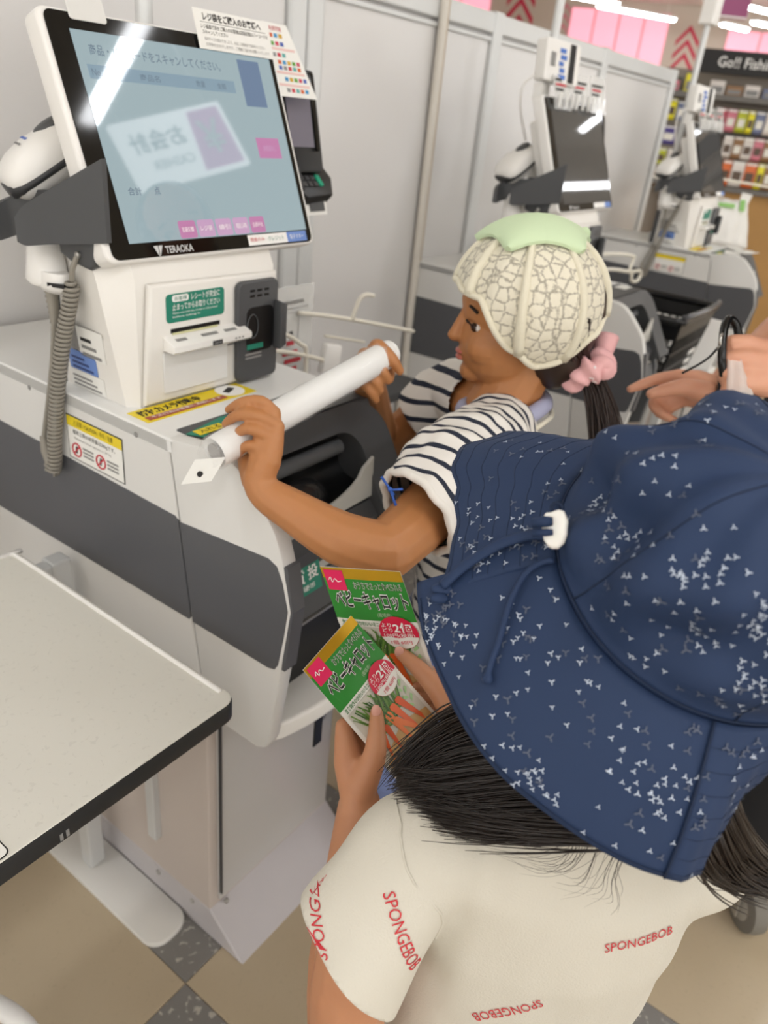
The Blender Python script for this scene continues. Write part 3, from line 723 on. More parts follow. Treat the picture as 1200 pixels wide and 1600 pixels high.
text('お手数をおかけしますが、ご理解ご協力をお願いいたします', S2, 0.011, 0.0035, 0.120, 0.0075, m_inkg, sg, 0.0014)
S3 = Fr((0.868, 0.832, 1.238), (1, 0, 0), (0, 0.03, 0.085))
cs = thing('payment_methods_sheet', S3.p(0.03, 0), 'tall white sheet of small coloured card logos behind the near screen', 'sign')
MB().prism([S3.p(0.0, 0.0), S3.p(0.094, 0.0), S3.p(0.055, 0.092), S3.p(0.006, 0.092)], S3.n * 0.0008).build('sheet', m_paper, cs)
text('ご利用可能', S3, 0.012, 0.082, 0.042, 0.088, m_inkr, cs, 0.0014)
lc = ['#d0602a', '#3f8fc0', '#cfa42a', '#5f9a3a', '#c8435a', '#4b61b0', '#8a8a88', '#c23442', '#5aa6a0']
k_ = 0
for r_, b in enumerate((0.074, 0.064, 0.050, 0.041, 0.034, 0.020, 0.006)):
    for c_ in range(3 if r_ < 3 else 5):
        w = 0.0065
        a = 0.016 + c_ * 0.0095 + (0.016 if r_ > 4 else 0.008 if r_ > 2 else 0)
        if a + w > 0.088 - b * 0.45: continue
        plate('card_logo', S3, a, b, a + w, b + 0.005, mat('logo_' + lc[k_ % 9][1:], lc[k_ % 9], 0.5, var=0), cs, 0.0009, 0.0003); k_ += 1
for b in (0.0585, 0.029, 0.0135): plate('stripe', S3, 0.008, b, 0.086 - b * 0.4, b + 0.003, mat('stripe_pale_red', '#e6c3bd', 0.6, var=0), cs, 0.0009, 0.0003)
tabo = MB().prism(rrect(SF, 0.036, 0.246, 0.082, 0.272, 0.004, 0.002), SF.n * 0.0015, 0.0005, 1).build('tape_tab', mat('matte_tab', '#d9d8d4', 0.5, var=0.01))
tag(tabo, 'small pale plastic tab stuck over the top left corner of the near screen', 'tab')

# ---------------------------------------------------------------- the other tills: copies along the row
m_shiny = mat('shiny_film', '#f4f4f2', 0.08, alpha=0.75, var=0, spec=1.0)
used = [(1.245, 0.036), (2.49, 0.06)]
names = ['self checkout terminal second from the camera, dark screen with a bright tube reflection', 'self checkout terminal farthest from the camera, beside the packaged goods rack']
snames = ['white hand scanner on the second checkout terminal, above the crocheted cap', 'white hand scanner on the farthest checkout terminal, past the end of the partition']
pnames = ['black card terminal at the right edge of the second checkout screen', 'black card terminal beside the farthest checkout screen']
for (dx, dy), l1, l2, l3 in zip(used, names, snames, pnames):
    c = copy_tree(mc, shift=(dx, dy, 0)); c['label'] = l1
    for ch in c.children:
        if ch.name.split('.')[0] == 'display':
            me = ch.data.copy(); me.materials.clear(); me.materials.append(m_lcd2); ch.data = me
    s_ = copy_tree(scanner, shift=(dx, dy, 0)); s_['label'] = l2
    p_ = copy_tree(pay, shift=(dx, dy, 0)); p_['label'] = l3
    # price display box and plastic sign holders on top of the screen
    bx = thing('display_box', (0.585 + dx, 0.865 + dy, 1.31), 'small white box with blue print and black edge on top of the %s screen' % ('second' if dx < 2 else 'farthest'), 'display box', 'boxes on top of the far screens')
    F_ = Fr((0.543 + dx, 0.845 + dy, 1.327), (1, -0.25, -0.05), (0.15, 0.1, 1))
    MB().prism(rrect(F_, 0, 0, 0.125, 0.085, 0.006, -0.03), F_.n * 0.03, 0.003).build('case', m_bezel, bx, smooth=40)
    plate('black_edge', F_, 0.085, 0.004, 0.105, 0.082, m_black, bx, 0.0002, 0.001)
    for k in range(5): plate('blue_print', F_, 0.048 + 0.004 * (k % 2), 0.008 + k * 0.013, 0.074 - 0.005 * (k % 3), 0.017 + k * 0.013, mat('box_blue', '#4f77c4', 0.5, var=0), bx, 0.0006)
    plate('grey_print', F_, 0.018, 0.030, 0.034, 0.058, m_inkg, bx, 0.0006)
    MB().tube(spline([(0.548 + dx, 0.87 + dy, 1.335), (0.535 + dx, 0.89 + dy, 1.31), (0.545 + dx, 0.89 + dy, 1.26), (0.575 + dx, 0.88 + dy, 1.20)], 5), 0.003, 6).build('cord', m_bezel, bx)
    MB().box(0.56 + dx, 0.60 + dx, 0.853 + dy, 0.875 + dy, 1.285, 1.32).build('foot', m_bezel, bx)
    hs = thing('sign_holder', (0.70 + dx, 0.84 + dy, 1.29), 'strip of clear plastic sign pockets over the top of the %s screen' % ('second' if dx < 2 else 'farthest'), 'sign holder', 'clear pockets on the far screens')
    G_ = Fr(SF.p(0.045, 0.228, 0.005) + V((dx, dy, 0)), SF.u, SF.v + SF.n * 0.12)
    for k in range(3):
        a = k * 0.096
        plate('pocket', G_, a, 0.0 + 0.012 * (k % 2), a + 0.094, 0.070 + 0.006 * k, m_clear, hs, 0.004 * k, 0.0012)
        plate('insert', G_, a + 0.004, 0.032, a + 0.088, 0.068, m_paper, hs, 0.004 * k - 0.001, 0.0006)
        for r_ in range(3): plate('print', G_, a + 0.008, 0.058 - r_ * 0.010, a + 0.080 - 0.014 * r_, 0.063 - r_ * 0.010, m_inkr if r_ == 1 else m_ink, hs, 0.004 * k + 0.0014, 0.0003)
        for q in (0.010, 0.048, 0.082): MB().tube([G_.p(a + q, 0.002, 0.006), G_.p(a + q + 0.006, 0.034, 0.009)], 0.0042, 6).build('fold', m_shiny, hs)

# ---------------------------------------------------------------- bagging table, lower left
TZ = 0.670
tb = thing('bagging_table', (0.12, 0.66, 0), 'white topped side table with black edge in front of the near terminal', 'table')
TF = Fr((0, 0, 0), (1, 0, 0), (0, 1, 0))
MB().prism(rrect(TF, -0.55, 0.449, 0.439, 0.874, 0.016, TZ - 0.026), V((0, 0, 0.0245)), 0.003, 2).build('edge_band', mat('table_edge_black', '#2a2b2c', 0.45), tb, smooth=40)
m_table = fleck_mat('table_laminate', '#d6d4cb', '#d0cec5', 160, 0.62, 0.42, '#d9d7ce')
MB().prism(rrect(TF, -0.549, 0.450, 0.438, 0.873, 0.016, TZ - 0.0016), V((0, 0, 0.0018)), 0.0008, 1).build('table_top', m_table, tb)
def rim(pts, r): return MB().tube(spline(pts, 4), r, 8)
rim([(-0.54, 0.8675, TZ), (0.0, 0.8675, TZ), (0.41, 0.8675, TZ), (0.427, 0.862, TZ), (0.4325, 0.845, TZ), (0.4325, 0.66, TZ), (0.4325, 0.47, TZ)], 0.0032).build('rim', m_bezel, tb, smooth=1)
MB().prism(rrect(TF, 0.446, 0.642, 0.523, 1.02, 0.030, 0.0), V((0, 0, 0.012)), 0.003).build('foot_plate', m_white, tb, smooth=40)
MB().box(0.470, 0.500, 0.840, 0.870, 0.012, 0.645, 0.004).build('post', m_alu, tb)
MB().box(0.10, 0.47, 0.840, 0.862, 0.60, 0.645, 0.003).build('bearer', m_alu, tb)
MB().box(-0.50, -0.47, 0.62, 0.66, 0.0, 0.645, 0.004).build('post', m_alu, tb)
stf = Fr((0.118, 0.452, TZ + 0.0006), (1, 0.0, 0), (0, 1, 0))
st_ = plate('sticker', stf, 0, 0, 0.068, 0.040, m_ink, tb, 0, 0.0003, 0.006)
plate('sticker_face', stf, 0.0012, 0.0012, 0.0668, 0.0388, m_paper, st_, 0.0002, 0.0004, 0.005)
text('お会計ください', stf, 0.006, 0.014, 0.062, 0.026, m_ink, st_, 0.0010)
MB().ball((0.355, 0.792, TZ + 0.0004), 0.007, 0.0035, 0.0006, (0.8, -0.6, 0), (0.6, 0.8, 0), 10).build('scuff', m_inkw, tb)
for k in range(2): MB().box(0.226 + k * 0.006, 0.229 + k * 0.006, 0.4484, 0.4492, 0.648, 0.656).build('edge_mark', m_inkg, tb)
# white rail at the lower left corner
rl = thing('trolley_rail', (0.20, 0.62, 0), 'end of a white tubular rail low in the bottom left corner of the photo', 'rail')
MB().tube(spline([(0.12, 0.86, 0.16), (0.18, 0.735, 0.16), (0.215, 0.67, 0.158), (0.23, 0.62, 0.14), (0.232, 0.60, 0.09), (0.232, 0.598, 0.0)], 6), 0.013, 12).build('tube', m_bezel, rl, smooth=40)

# ---------------------------------------------------------------- wire bag stand to the right of the near terminal
m_wire = mat('coated_wire', '#e9e4d6', 0.4, var=0)
bs = thing('bag_stand', (0.98, 0.92, 0.80), 'cream coated wire bag stand with hooks to the right of the near terminal', 'bag stand')
def wire(pts, r=0.0042, n=6): MB().tube(spline(pts, n), r, 8).build('wire', m_wire, bs, smooth=1)
wire([(0.80, 0.90, 0.885), (0.96, 0.90, 0.876), (1.03, 0.90, 0.843), (1.044, 0.90, 0.825), (1.046, 0.90, 0.74), (1.046, 0.90, 0.70)])
wire([(0.80, 0.90, 0.857), (0.953, 0.90, 0.845), (1.10, 0.90, 0.80), (1.117, 0.90, 0.785), (1.12, 0.90, 0.70)])
wire([(1.04, 0.92, 0.895), (1.11, 0.905, 0.883), (1.24, 0.90, 0.852), (1.40, 0.90, 0.81)])
wire([(1.175, 0.90, 0.868), (1.187, 0.895, 0.905), (1.20, 0.89, 0.915), (1.22, 0.885, 0.912)])
wire([(1.12, 0.92, 0.84), (1.25, 0.92, 0.806)], 0.003)
MB().box(0.90, 1.42, 0.86, 0.94, 0.68, 0.70, 0.004).build('stand_shelf', m_dark2, bs)
MB().box(1.00, 1.06, 0.88, 0.92, 0.0, 0.69, 0.003).build('stand_post', m_alu, bs)
MB().obox((1.115, 0.90, 0.800), (1, -0.1, -0.2), (0.2, 0, 1), 0.045, 0.06, 0.018, 0.006).build('stand_clip', m_bezel, bs, smooth=40)
gd = thing('guide_sheet', (0.98, 0.945, 0.80), 'upright printed guide sheet in a clear holder behind the wire bag stand', 'sign')
G = Fr((0.93, 0.93, 0.775), (1, 0, 0), (0, 0.0, 1))
plate('sheet', G, 0, 0, 0.155, 0.163, m_paper, gd, 0, 0.001)
plate('holder', G, -0.003, -0.003, 0.160, 0.168, m_clear, gd, 0.0016, 0.001)
for k in range(11): plate('title_print', G, 0.03 + k * 0.0095, 0.136, 0.0375 + k * 0.0095, 0.1415, m_inkg, gd, 0.003, 0.0003)
plate('rule', G, 0.02, 0.127, 0.145, 0.1285, m_inkg, gd, 0.003, 0.0003)
for a in (0.035, 0.085):
    MB().tube([G.p(a, 0.07, 0.003), G.p(a + 0.035, 0.07, 0.003), G.p(a + 0.035, 0.12, 0.003), G.p(a, 0.12, 0.003)], 0.0006, 4, closed=True).build('figure_outline', m_inkg, gd)
    plate('figure', G, a + 0.012, 0.078, a + 0.020, 0.086, m_ink, gd, 0.003, 0.0003)
for a, b, w in ((0.05, 0.058, 0.02), (0.09, 0.060, 0.02), (0.08, 0.042, 0.04), (0.04, 0.045, 0.02), (0.085, 0.026, 0.045), (0.05, 0.022, 0.02), (0.09, 0.010, 0.03)):
    plate('red_print', G, a, b, a + w, b + 0.008, m_inkr, gd, 0.003, 0.0003)
MB().box(0.93, 1.09, 0.93, 0.96, 0.70, 0.776).build('holder_foot', m_clear, gd)

# ---------------------------------------------------------------- hanging signs
def hang(name, fr, w, h, m, label, group=None, z1=3.3):
    t = thing(name, fr.p(w / 2, h / 2), label, 'sign', group)
    MB().prism(rrect(fr, 0, 0, w, h, 0.01, 0), fr.n * 0.012, 0.002).build('board', m, t)
    for a in (0.12 * w, 0.88 * w):
        p = fr.p(a, h, 0.006); MB().tube([p, V((p.x, p.y, z1))], 0.0015, 5).build('hanger', m_alu, t)
    return t
m_plum = mat('plum_board', '#9a4a78', 0.4, var=0.02); m_plumd = mat('plum_print_glow', '#b0408c', 0.5, emit=1.6, var=0)  # plum print of the mirrored sign glows, to strengthen its reflection
h1f = Fr((4.811, 1.501, 1.818), (0.12, -0.176, 0), (0, 0, 1))
h1 = hang('hanging_sign', h1f, 0.215, 0.16, m_plum, 'plum hanging sign with white bottom edge at the top right of the photo')
plate('white_edge', h1f, 0.004, 0.004, 0.211, 0.012, m_inkw, h1, 0.0125, 0.001)
MB().lathe(h1f.p(0.12, 0.150, 0.0125), h1f.n, [(0.035, 0), (0.035, 0.001)], 24).build('white_disc', m_inkw, h1)
h2f = Fr((2.53, -0.655, 2.215), (-0.44, -0.175, 0), (0, 0, 1))
h2 = hang('hanging_sign', h2f, 0.50, 0.30, mat('sign_white_glow', '#f1efee', 0.5, emit=1.8, var=0), 'white hanging cash desk sign, seen only mirrored in the near screen')  # board given a glow so its mirror image shows in the screen
MB().prism([h2f.p(0.02, 0.28, 0.0122), h2f.p(0.16, 0.28, 0.0122), h2f.p(0.20, 0.02, 0.0122), h2f.p(0.02, 0.02, 0.0122)], h2f.n * 0.001).build('plum_field', m_plumd, h2)
text('¥', h2f, 0.055, 0.08, 0.145, 0.23, m_inkw, h2, 0.0145, 0.01)
text('お会計', h2f, 0.215, 0.15, 0.45, 0.24, m_inkg, h2, 0.0135, 0.02)
text('CASHIER', h2f, 0.22, 0.07, 0.40, 0.11, m_inkg, h2, 0.0135, 0.01)

# ---------------------------------------------------------------- rack of packaged goods beyond the partition
gu = V((0.328, -0.945, 0)).normalized()
GF = Fr((5.18, 1.28, 0), gu, (0, 0, 1))
m_rack = mat('rack_grey', '#6d6a66', 0.5); m_wood = mat('rack_base_tan', '#b48a52', 0.6, var=0.15, nscale=8)
rk = thing('goods_rack', GF.p(0.3, 0, -0.2), 'tall retail rack with a black lettered header beyond the end of the partition', 'display rack')
MB().prism([GF.p(-0.46, 0.02, -0.10), GF.p(1.1, 0.02, -0.10), GF.p(1.1, 1.60, -0.10), GF.p(-0.46, 1.60, -0.10)], GF.n * -0.03).build('back_panel', mat('rack_back', '#8f867c', 0.7), rk)
for b in (1.45, 1.27, 0.985):
    MB().prism([GF.p(-0.45, b, -0.10), GF.p(1.1, b, -0.10), GF.p(1.1, b + 0.03, -0.10), GF.p(-0.45, b + 0.03, -0.10)], GF.n * (0.19 if b > 1.4 else 0.06 if b > 1.1 else 0.16), 0.002, 1).build('shelf', m_rack, rk)
MB().prism([GF.p(-0.30, 0.05, -0.09), GF.p(1.1, 0.05, -0.09), GF.p(1.1, 0.985, -0.09), GF.p(-0.30, 0.985, -0.09)], GF.n * 0.10).build('base_panel', m_wood, rk)
MB().prism([GF.p(-0.28, 1.583, 0.0), GF.p(1.1, 1.583, 0.0), GF.p(1.1, 1.70, 0.0), GF.p(-0.28, 1.70, 0.0)], GF.n * 0.02, 0.002, 1).build('header', mat('header_black', '#161412', 0.5), rk)
text('Go!! Fishing', GF, -0.19, 1.602, 0.13, 1.668, m_inkw, rk, 0.021, 0.01)
pcols = {'red': '#b8344e', 'lime': '#b7bd2c', 'yellow': '#e6dc1e', 'grey blue': '#6f7896', 'white': '#d9d2cc', 'orange': '#d9703c', 'brown': '#8f6a45', 'pink': '#d07a8a', 'purple': '#4b3f86', 'dark green': '#3f4a33'}
def packet(a, b, w, h, colname, where, c=0.06, band=None, grp='packaged goods on the rack'):
    t = thing('goods_packet', GF.p(a + w / 2, b, c), where, 'packet', grp)
    m = mat('pk_' + colname.replace(' ', '_'), pcols[colname], 0.3, var=0.15, nscale=60)
    fr = Fr(GF.p(a, b, c), GF.u + GF.n * rnd.uniform(-0.12, 0.12), GF.v)
    body = MB().hull([[fr.p(0, 0, -0.012), fr.p(w, 0, -0.012), fr.p(w, 0, -0.008), fr.p(0, 0, -0.008)], [fr.p(0, h * 0.12, -0.016), fr.p(w, h * 0.12, -0.016), fr.p(w, h * 0.12, 0.006), fr.p(0, h * 0.12, 0.006)], [fr.p(0, h * 0.75, -0.016), fr.p(w, h * 0.75, -0.016), fr.p(w, h * 0.75, 0.004), fr.p(0, h * 0.75, 0.004)], [fr.p(0, h, -0.011), fr.p(w, h, -0.011), fr.p(w, h, -0.009), fr.p(0, h, -0.009)]])
    body.build('pouch', m, t)
    plate('header_strip', fr, 0.002, h * 0.80, w - 0.002, h * 0.97, m_paper if band is None else mat('pk_' + band, pcols[band], 0.4, var=0.15), t, -0.004, 0.001)
    plate('front_print', fr, w * 0.15, h * 0.25, w * 0.85, h * 0.6, mat('pk_print_' + str(rnd.randint(0, 3)), ['#e9e3da', '#c9492f', '#d8c9b0', '#5c4a3c'][rnd.randint(0, 3)], 0.4, var=0.3, nscale=90), t, 0.0065, 0.001)
    MB().tube([fr.p(w / 2, h * 0.985, 0.0), fr.p(w / 2, h * 0.985, -0.11)], 0.002, 5).build('peg', m_steel, t)
    return t
rows = [(1.30, 0.115, [(-0.125, 0.05, 'red'), (-0.07, 0.052, 'pink'), (-0.012, 0.05, 'lime'), (0.045, 0.034, 'yellow'), (0.085, 0.05, 'grey blue'), (0.14, 0.05, 'white'), (0.196, 0.05, 'red'), (0.252, 0.05, 'lime')], 'upper'),
        (1.165, 0.115, [(-0.05, 0.05, 'white'), (0.005, 0.052, 'brown'), (0.06, 0.052, 'white'), (0.116, 0.052, 'pink'), (0.172, 0.052, 'brown'), (0.228, 0.052, 'orange')], 'middle'),
        (1.02, 0.135, [(-0.02, 0.05, 'orange'), (0.035, 0.068, 'white'), (0.106, 0.064, 'orange'), (0.176, 0.036, 'yellow'), (0.216, 0.06, 'brown'), (0.28, 0.06, 'white')], 'lower')]
posw = ['first', 'second', 'third', 'fourth', 'fifth', 'sixth', 'seventh', 'eighth']
for b, h, items, rn in rows:
    for q, (a, w, cn) in enumerate(items):
        packet(a, b, w, h, cn, '%s packet, %s from the left in the %s row of the goods rack' % (cn, posw[q], rn))
for a, b, w, h, cn, wh in ((-0.40, 1.33, 0.045, 0.11, 'yellow', 'upper yellow'), (-0.35, 1.33, 0.06, 0.10, 'grey blue', 'upper grey blue'), (-0.40, 1.20, 0.08, 0.10, 'purple', 'purple'), (-0.40, 1.09, 0.05, 0.09, 'lime', 'lime'), (-0.34, 1.09, 0.05, 0.09, 'white', 'white'), (-0.40, 0.98, 0.08, 0.09, 'brown', 'brown')):
    packet(a, b, w, h, cn, wh + ' packet in the gap between partition end and farthest screen', 0.05)
for q, (a, w, h, cn) in enumerate(((-0.42, 0.06, 0.07, 'dark green'), (-0.34, 0.05, 0.09, 'yellow'), (-0.42, 0.05, 0.05, 'pink'), (-0.20, 0.08, 0.07, 'white'), (-0.11, 0.09, 0.05, 'brown'), (-0.01, 0.08, 0.06, 'white'), (0.09, 0.06, 0.05, 'grey blue'))):
    t = thing('goods_box', GF.p(a, 1.48, 0.02), '%s box, %s from the left under the header of the goods rack' % (cn, posw[q]), 'box', 'boxes on the top shelf of the rack')
    y0 = 1.48 if q != 2 else 1.48
    cc_ = 0.0 if q != 2 else 0.05
    MB().prism(rrect(GF, a, y0, a + w, y0 + h, 0.003, -0.03 + cc_), GF.n * 0.045, 0.002, 1).build('carton', mat('pk_' + cn.replace(' ', '_'), pcols[cn], 0.3), t)
    plate('front_print', GF, a + 0.008, y0 + 0.01, a + w - 0.01, y0 + h * 0.6, m_inkg, t, 0.0155 + cc_, 0.001)

# ---------------------------------------------------------------- carrier bag on the far till, papers, basket on the middle stand
bgf = Fr((3.64, 0.93, 0.845), (0.47, -0.88, 0.0), (0.12, 0.02, 0.2))
m_bag = mat('bag_film', '#eceae5', 0.35, var=0.03, bump=0.3, nscale=25)
cb = thing('carrier_bag', (3.75, 0.85, 0.84), 'white plastic carrier bag with green print hanging at the farthest checkout terminal', 'bag')
b = MB(); rings = []
for i in range(13):
    v = i / 12; ring = []
    for j in range(28):
        a = 2 * math.pi * j / 28; w = 0.105 - 0.018 * v; th = 0.022 + 0.012 * math.sin(math.pi * v)
        ring.append(bgf.p(0.105 + w * math.cos(a) + 0.006 * math.sin(5 * a + 3 * v), 0.20 * v, th * math.sin(a) + 0.006 * math.sin(9 * a + v * 5)))
    rings.append(ring)
b.hull(rings).build('bag_body', m_bag, cb, smooth=1)
for a0 in (0.022, 0.150):
    MB().prism([bgf.p(a0, 0.19, 0.012), bgf.p(a0 + 0.04, 0.19, 0.012), bgf.p(a0 + 0.055, 0.235, 0.008), bgf.p(a0 + 0.01, 0.24, 0.008)], bgf.n * 0.004, 0.001, 1).build('bag_handle', m_bag, cb)
mg_ = mat('bag_green', '#8cc36a', 0.5, var=0.1)
for a, v, w, h in ((0.150, 0.145, 0.022, 0.05), (0.06, 0.155, 0.07, 0.018), (0.035, 0.06, 0.018, 0.035)):
    plate('green_print', bgf, a, v, a + w, v + h, mg_, cb, 0.036, 0.001)
rod = MB().tube(spline([(3.45, 0.95, 0.885), (3.50, 0.95, 1.02), (3.60, 0.93, 1.10), (3.74, 0.84, 1.10), (3.86, 0.74, 1.09)], 5), 0.005, 8)
rod.build('hook_rod', m_wire, cb, smooth=1)
MB().box(3.40, 3.62, 0.88, 0.96, 0.875, 0.895, 0.003).build('hook_base', m_alu, cb)
for k, (x, y, r_) in enumerate(((3.12, 0.66, 0.2), (3.18, 0.63, -0.3), (3.22, 0.68, 0.5))):
    s_ = MB().obox((x, y, 0.8895 + 0.0035 * k), (math.cos(r_), math.sin(r_), 0.02), (-math.sin(r_), math.cos(r_), 0.01), 0.10, 0.055, 0.0012).build('paper_slip', m_paper, None)
    tag(s_, ['white paper slip lying flattest on the farthest checkout counter', 'white paper slip, second of the loose slips on the farthest counter', 'topmost white paper slip on the farthest checkout counter'][k], 'paper', 'paper slips on the far counter')

st2 = thing('basket_stand', (2.35, 0.66, 0), 'white basket shelf with a green label to the right of the second terminal', 'shelf')
MB().box(2.10, 2.62, 0.50, 0.84, 0.575, 0.598, 0.004).build('shelf_board', m_bezel, st2)
MB().box(2.10, 2.13, 0.505, 0.53, 0, 0.58, 0.003).build('leg', m_alu, st2); MB().box(2.59, 2.62, 0.505, 0.53, 0, 0.58, 0.003).build('leg', m_alu, st2)
MB().box(2.10, 2.13, 0.81, 0.835, 0, 0.58, 0.003).build('leg', m_alu, st2); MB().box(2.59, 2.62, 0.81, 0.835, 0, 0.58, 0.003).build('leg', m_alu, st2)
MB().prism([V((2.52, 0.50, 0.60)), V((2.62, 0.50, 0.74)), V((2.62, 0.84, 0.74)), V((2.52, 0.84, 0.60))], V((0.012, 0, 0)), 0.002).build('end_guard', m_bezel, st2)
s2f = Fr((2.10, 0.5, 0.5985), (1, 0, 0), (0, 1, 0))
plate('green_label', s2f, 0.01, 0.02, 0.09, 0.10, m_green, st2, 0.0002)
for pts in ([(2.06, 0.94, 0.885), (2.47, 0.90, 0.892), (2.74, 0.90, 0.866), (2.76, 0.90, 0.85), (2.745, 0.90, 0.815)], [(2.06, 0.94, 0.855), (2.50, 0.90, 0.842), (2.76, 0.90, 0.81), (2.86, 0.90, 0.805), (2.885, 0.90, 0.785), (2.86, 0.90, 0.768), (2.80, 0.90, 0.775), (2.78, 0.9, 0.80)]):
    MB().tube(spline(pts, 5), 0.006, 8).build('wire', m_wire, st2, smooth=1)

bk = thing('shopping_basket', (2.31, 0.67, 0.60), 'black plastic shopping basket with slotted sides on the shelf beside the second terminal', 'basket')
m_bk = mat('basket_black', '#1b1b1d', 0.3, var=0.03)
z0, z1 = 0.602, 0.805
def bkc(s, t, z):   # inset grows towards the base
    k = (z1 - z) / (z1 - z0) * 0.035
    return (lerp(2.135 + k, 2.485 - k, s), lerp(0.525 + k, 0.80 - k, t))
def basket_wall(pa, pb, n):
    b = MB()
    for i in range(n + 1):
        f_ = i / n; w = 0.006
        (xa, ya), (xb, yb) = bkc(lerp(pa[0], pb[0], f_), lerp(pa[1], pb[1], f_), z0), bkc(lerp(pa[0], pb[0], f_), lerp(pa[1], pb[1], f_), z1 - 0.05)
        b.tube([(xa, ya, z0), (xb, yb, z1 - 0.05)], 0.0042, 6)
    for z in (z0 + 0.004, z0 + 0.055, z0 + 0.105, z1 - 0.048):
        (xa, ya), (xb, yb) = bkc(*pa, z), bkc(*pb, z); b.tube([(xa, ya, z), (xb, yb, z)], 0.0048, 6)
    (xa, ya), (xb, yb) = bkc(*pa, z1), bkc(*pb, z1); (xc, yc), (xd, yd) = bkc(*pa, z1 - 0.05), bkc(*pb, z1 - 0.05)
    d = V((yb - ya, xa - xb, 0)).normalized() * 0.003
    b.prism([V((xc, yc, z1 - 0.05)), V((xd, yd, z1 - 0.05)), V((xb, yb, z1)), V((xa, ya, z1))], d)
    return b.build('slotted_wall', m_bk, bk)
basket_wall((0, 0), (1, 0), 14); basket_wall((1, 0), (1, 1), 11); basket_wall((1, 1), (0, 1), 14); basket_wall((0, 1), (0, 0), 11)
MB().tube([(*bkc(s, t, z1), z1) for s, t in ((0.04, 0), (0.96, 0), (1, 0.05), (1, 0.95), (0.96, 1), (0.04, 1), (0, 0.95), (0, 0.05))], 0.011, 8, closed=True).build('rim', m_bk, bk, smooth=50)
(xa, ya), (xb, yb) = bkc(0.02, 0.02, z0), bkc(0.98, 0.98, z0)
MB().box(xa, xb, ya, yb, 0.600, 0.606).build('base', m_bk, bk)
MB().tube(spline([(2.15, 0.53, 0.815), (2.16, 0.515, 0.822), (2.31, 0.505, 0.824), (2.46, 0.515, 0.822), (2.47, 0.53, 0.815)], 5), 0.007, 8).build('handle', mat('basket_handle', '#55565a', 0.2), bk, smooth=1)
bkf = Fr((2.20, 0.5215, 0.655), (1, 0, 0), (0, -0.035, 0.2))
for q in range(3): plate('white_print', bkf, 0.01, 0.0 + q * 0.028, 0.07 - 0.012 * (q % 2), 0.014 + q * 0.028, m_inkw, bk, 0.006, 0.001)

# trolley wheel at the lower right
cw = thing('trolley', (1.14, -0.12, 0), 'grey wheel of a trolley standing on the floor near the right edge', 'trolley')
wc = V((1.152, -0.108, 0.048)); wa = V((0.62, -0.78, 0)).normalized()
MB().lathe(wc - wa * 0.016, wa, [(0.030, 0), (0.046, 0.003), (0.048, 0.016), (0.046, 0.029), (0.030, 0.032)], 28).build('wheel', mat('wheel_rubber', '#77736b', 0.6), cw, smooth=40)
MB().lathe(wc - wa * 0.019, wa, [(0.012, 0), (0.026, 0.003), (0.026, 0.036), (0.012, 0.038)], 20).build('hub', mat('wheel_hub', '#a19c92', 0.5), cw, smooth=40)
for s_ in (-1, 1):
    MB().obox(wc + wa * 0.024 * s_ + V((0.008, 0.006, 0.035)), V((0.2, 0.1, 1)), V((0.78, 0.62, 0)), 0.10, 0.028, 0.004, 0.001).build('fork', m_steel, cw)
MB().lathe(wc + V((0.016, 0.012, 0.083)), (0, 0, 1), [(0.026, 0), (0.026, 0.006), (0.010, 0.008), (0.010, 0.03)], 16).build('swivel', m_steel, cw, smooth=40)
MB().tube([wc + V((0.016, 0.012, 0.10)), wc + V((0.06, -0.25, 0.12)), wc + V((0.30, -0.34, 0.16))], 0.012, 10).build('frame_tube', m_steel, cw, smooth=40)
w2 = wc + V((0.30, -0.34, 0.0))
MB().lathe(w2 - wa * 0.016, wa, [(0.030, 0), (0.046, 0.003), (0.048, 0.016), (0.046, 0.029), (0.030, 0.032)], 28).build('wheel', mat('wheel_rubber', '#77736b', 0.6), cw, smooth=40)
MB().tube([w2, w2 + V((0, 0, 0.16))], 0.010, 10).build('fork', m_steel, cw)

# ---------------------------------------------------------------- people: helpers
from mathutils.bvhtree import BVHTree

def skin_mat(name, col, red):
    m = D.materials.new(name); m.use_nodes = True; nt = m.node_tree; b = nt.nodes['Principled BSDF']
    tc = nt.nodes.new('ShaderNodeTexCoord'); n = nt.nodes.new('ShaderNodeTexNoise'); n.inputs['Scale'].default_value = 40; n.inputs['Detail'].default_value = 5
    mx = nt.nodes.new('ShaderNodeMix'); mx.data_type = 'RGBA'; mx.inputs[6].default_value = lin(col); mx.inputs[7].default_value = lin(red)
    nt.links.new(tc.outputs['Object'], n.inputs['Vector']); nt.links.new(n.outputs['Fac'], mx.inputs[0]); nt.links.new(mx.outputs[2], b.inputs['Base Color'])
    b.inputs['Roughness'].default_value = 0.5
    b.inputs['Subsurface Weight'].default_value = 0.15; b.inputs['Subsurface Radius'].default_value = (0.006, 0.0025, 0.0012); b.inputs['Subsurface Scale'].default_value = 0.4
    n2 = nt.nodes.new('ShaderNodeTexNoise'); n2.inputs['Scale'].default_value = 400; bp = nt.nodes.new('ShaderNodeBump'); bp.inputs['Strength'].default_value = 0.12; bp.inputs['Distance'].default_value = 0.0005
    nt.links.new(tc.outputs['Object'], n2.inputs['Vector']); nt.links.new(n2.outputs['Fac'], bp.inputs['Height']); nt.links.new(bp.outputs[0], b.inputs['Normal'])
    return m
skin_a = skin_mat('skin_tan', '#bb8050', '#b07648'); skin_b = skin_mat('skin_warm', '#c48d69', '#ba805d'); skin_c = skin_mat('skin_pale', '#dca588', '#d2957a')
m_nail = mat('nail_pink', '#dba393', 0.3, var=0)

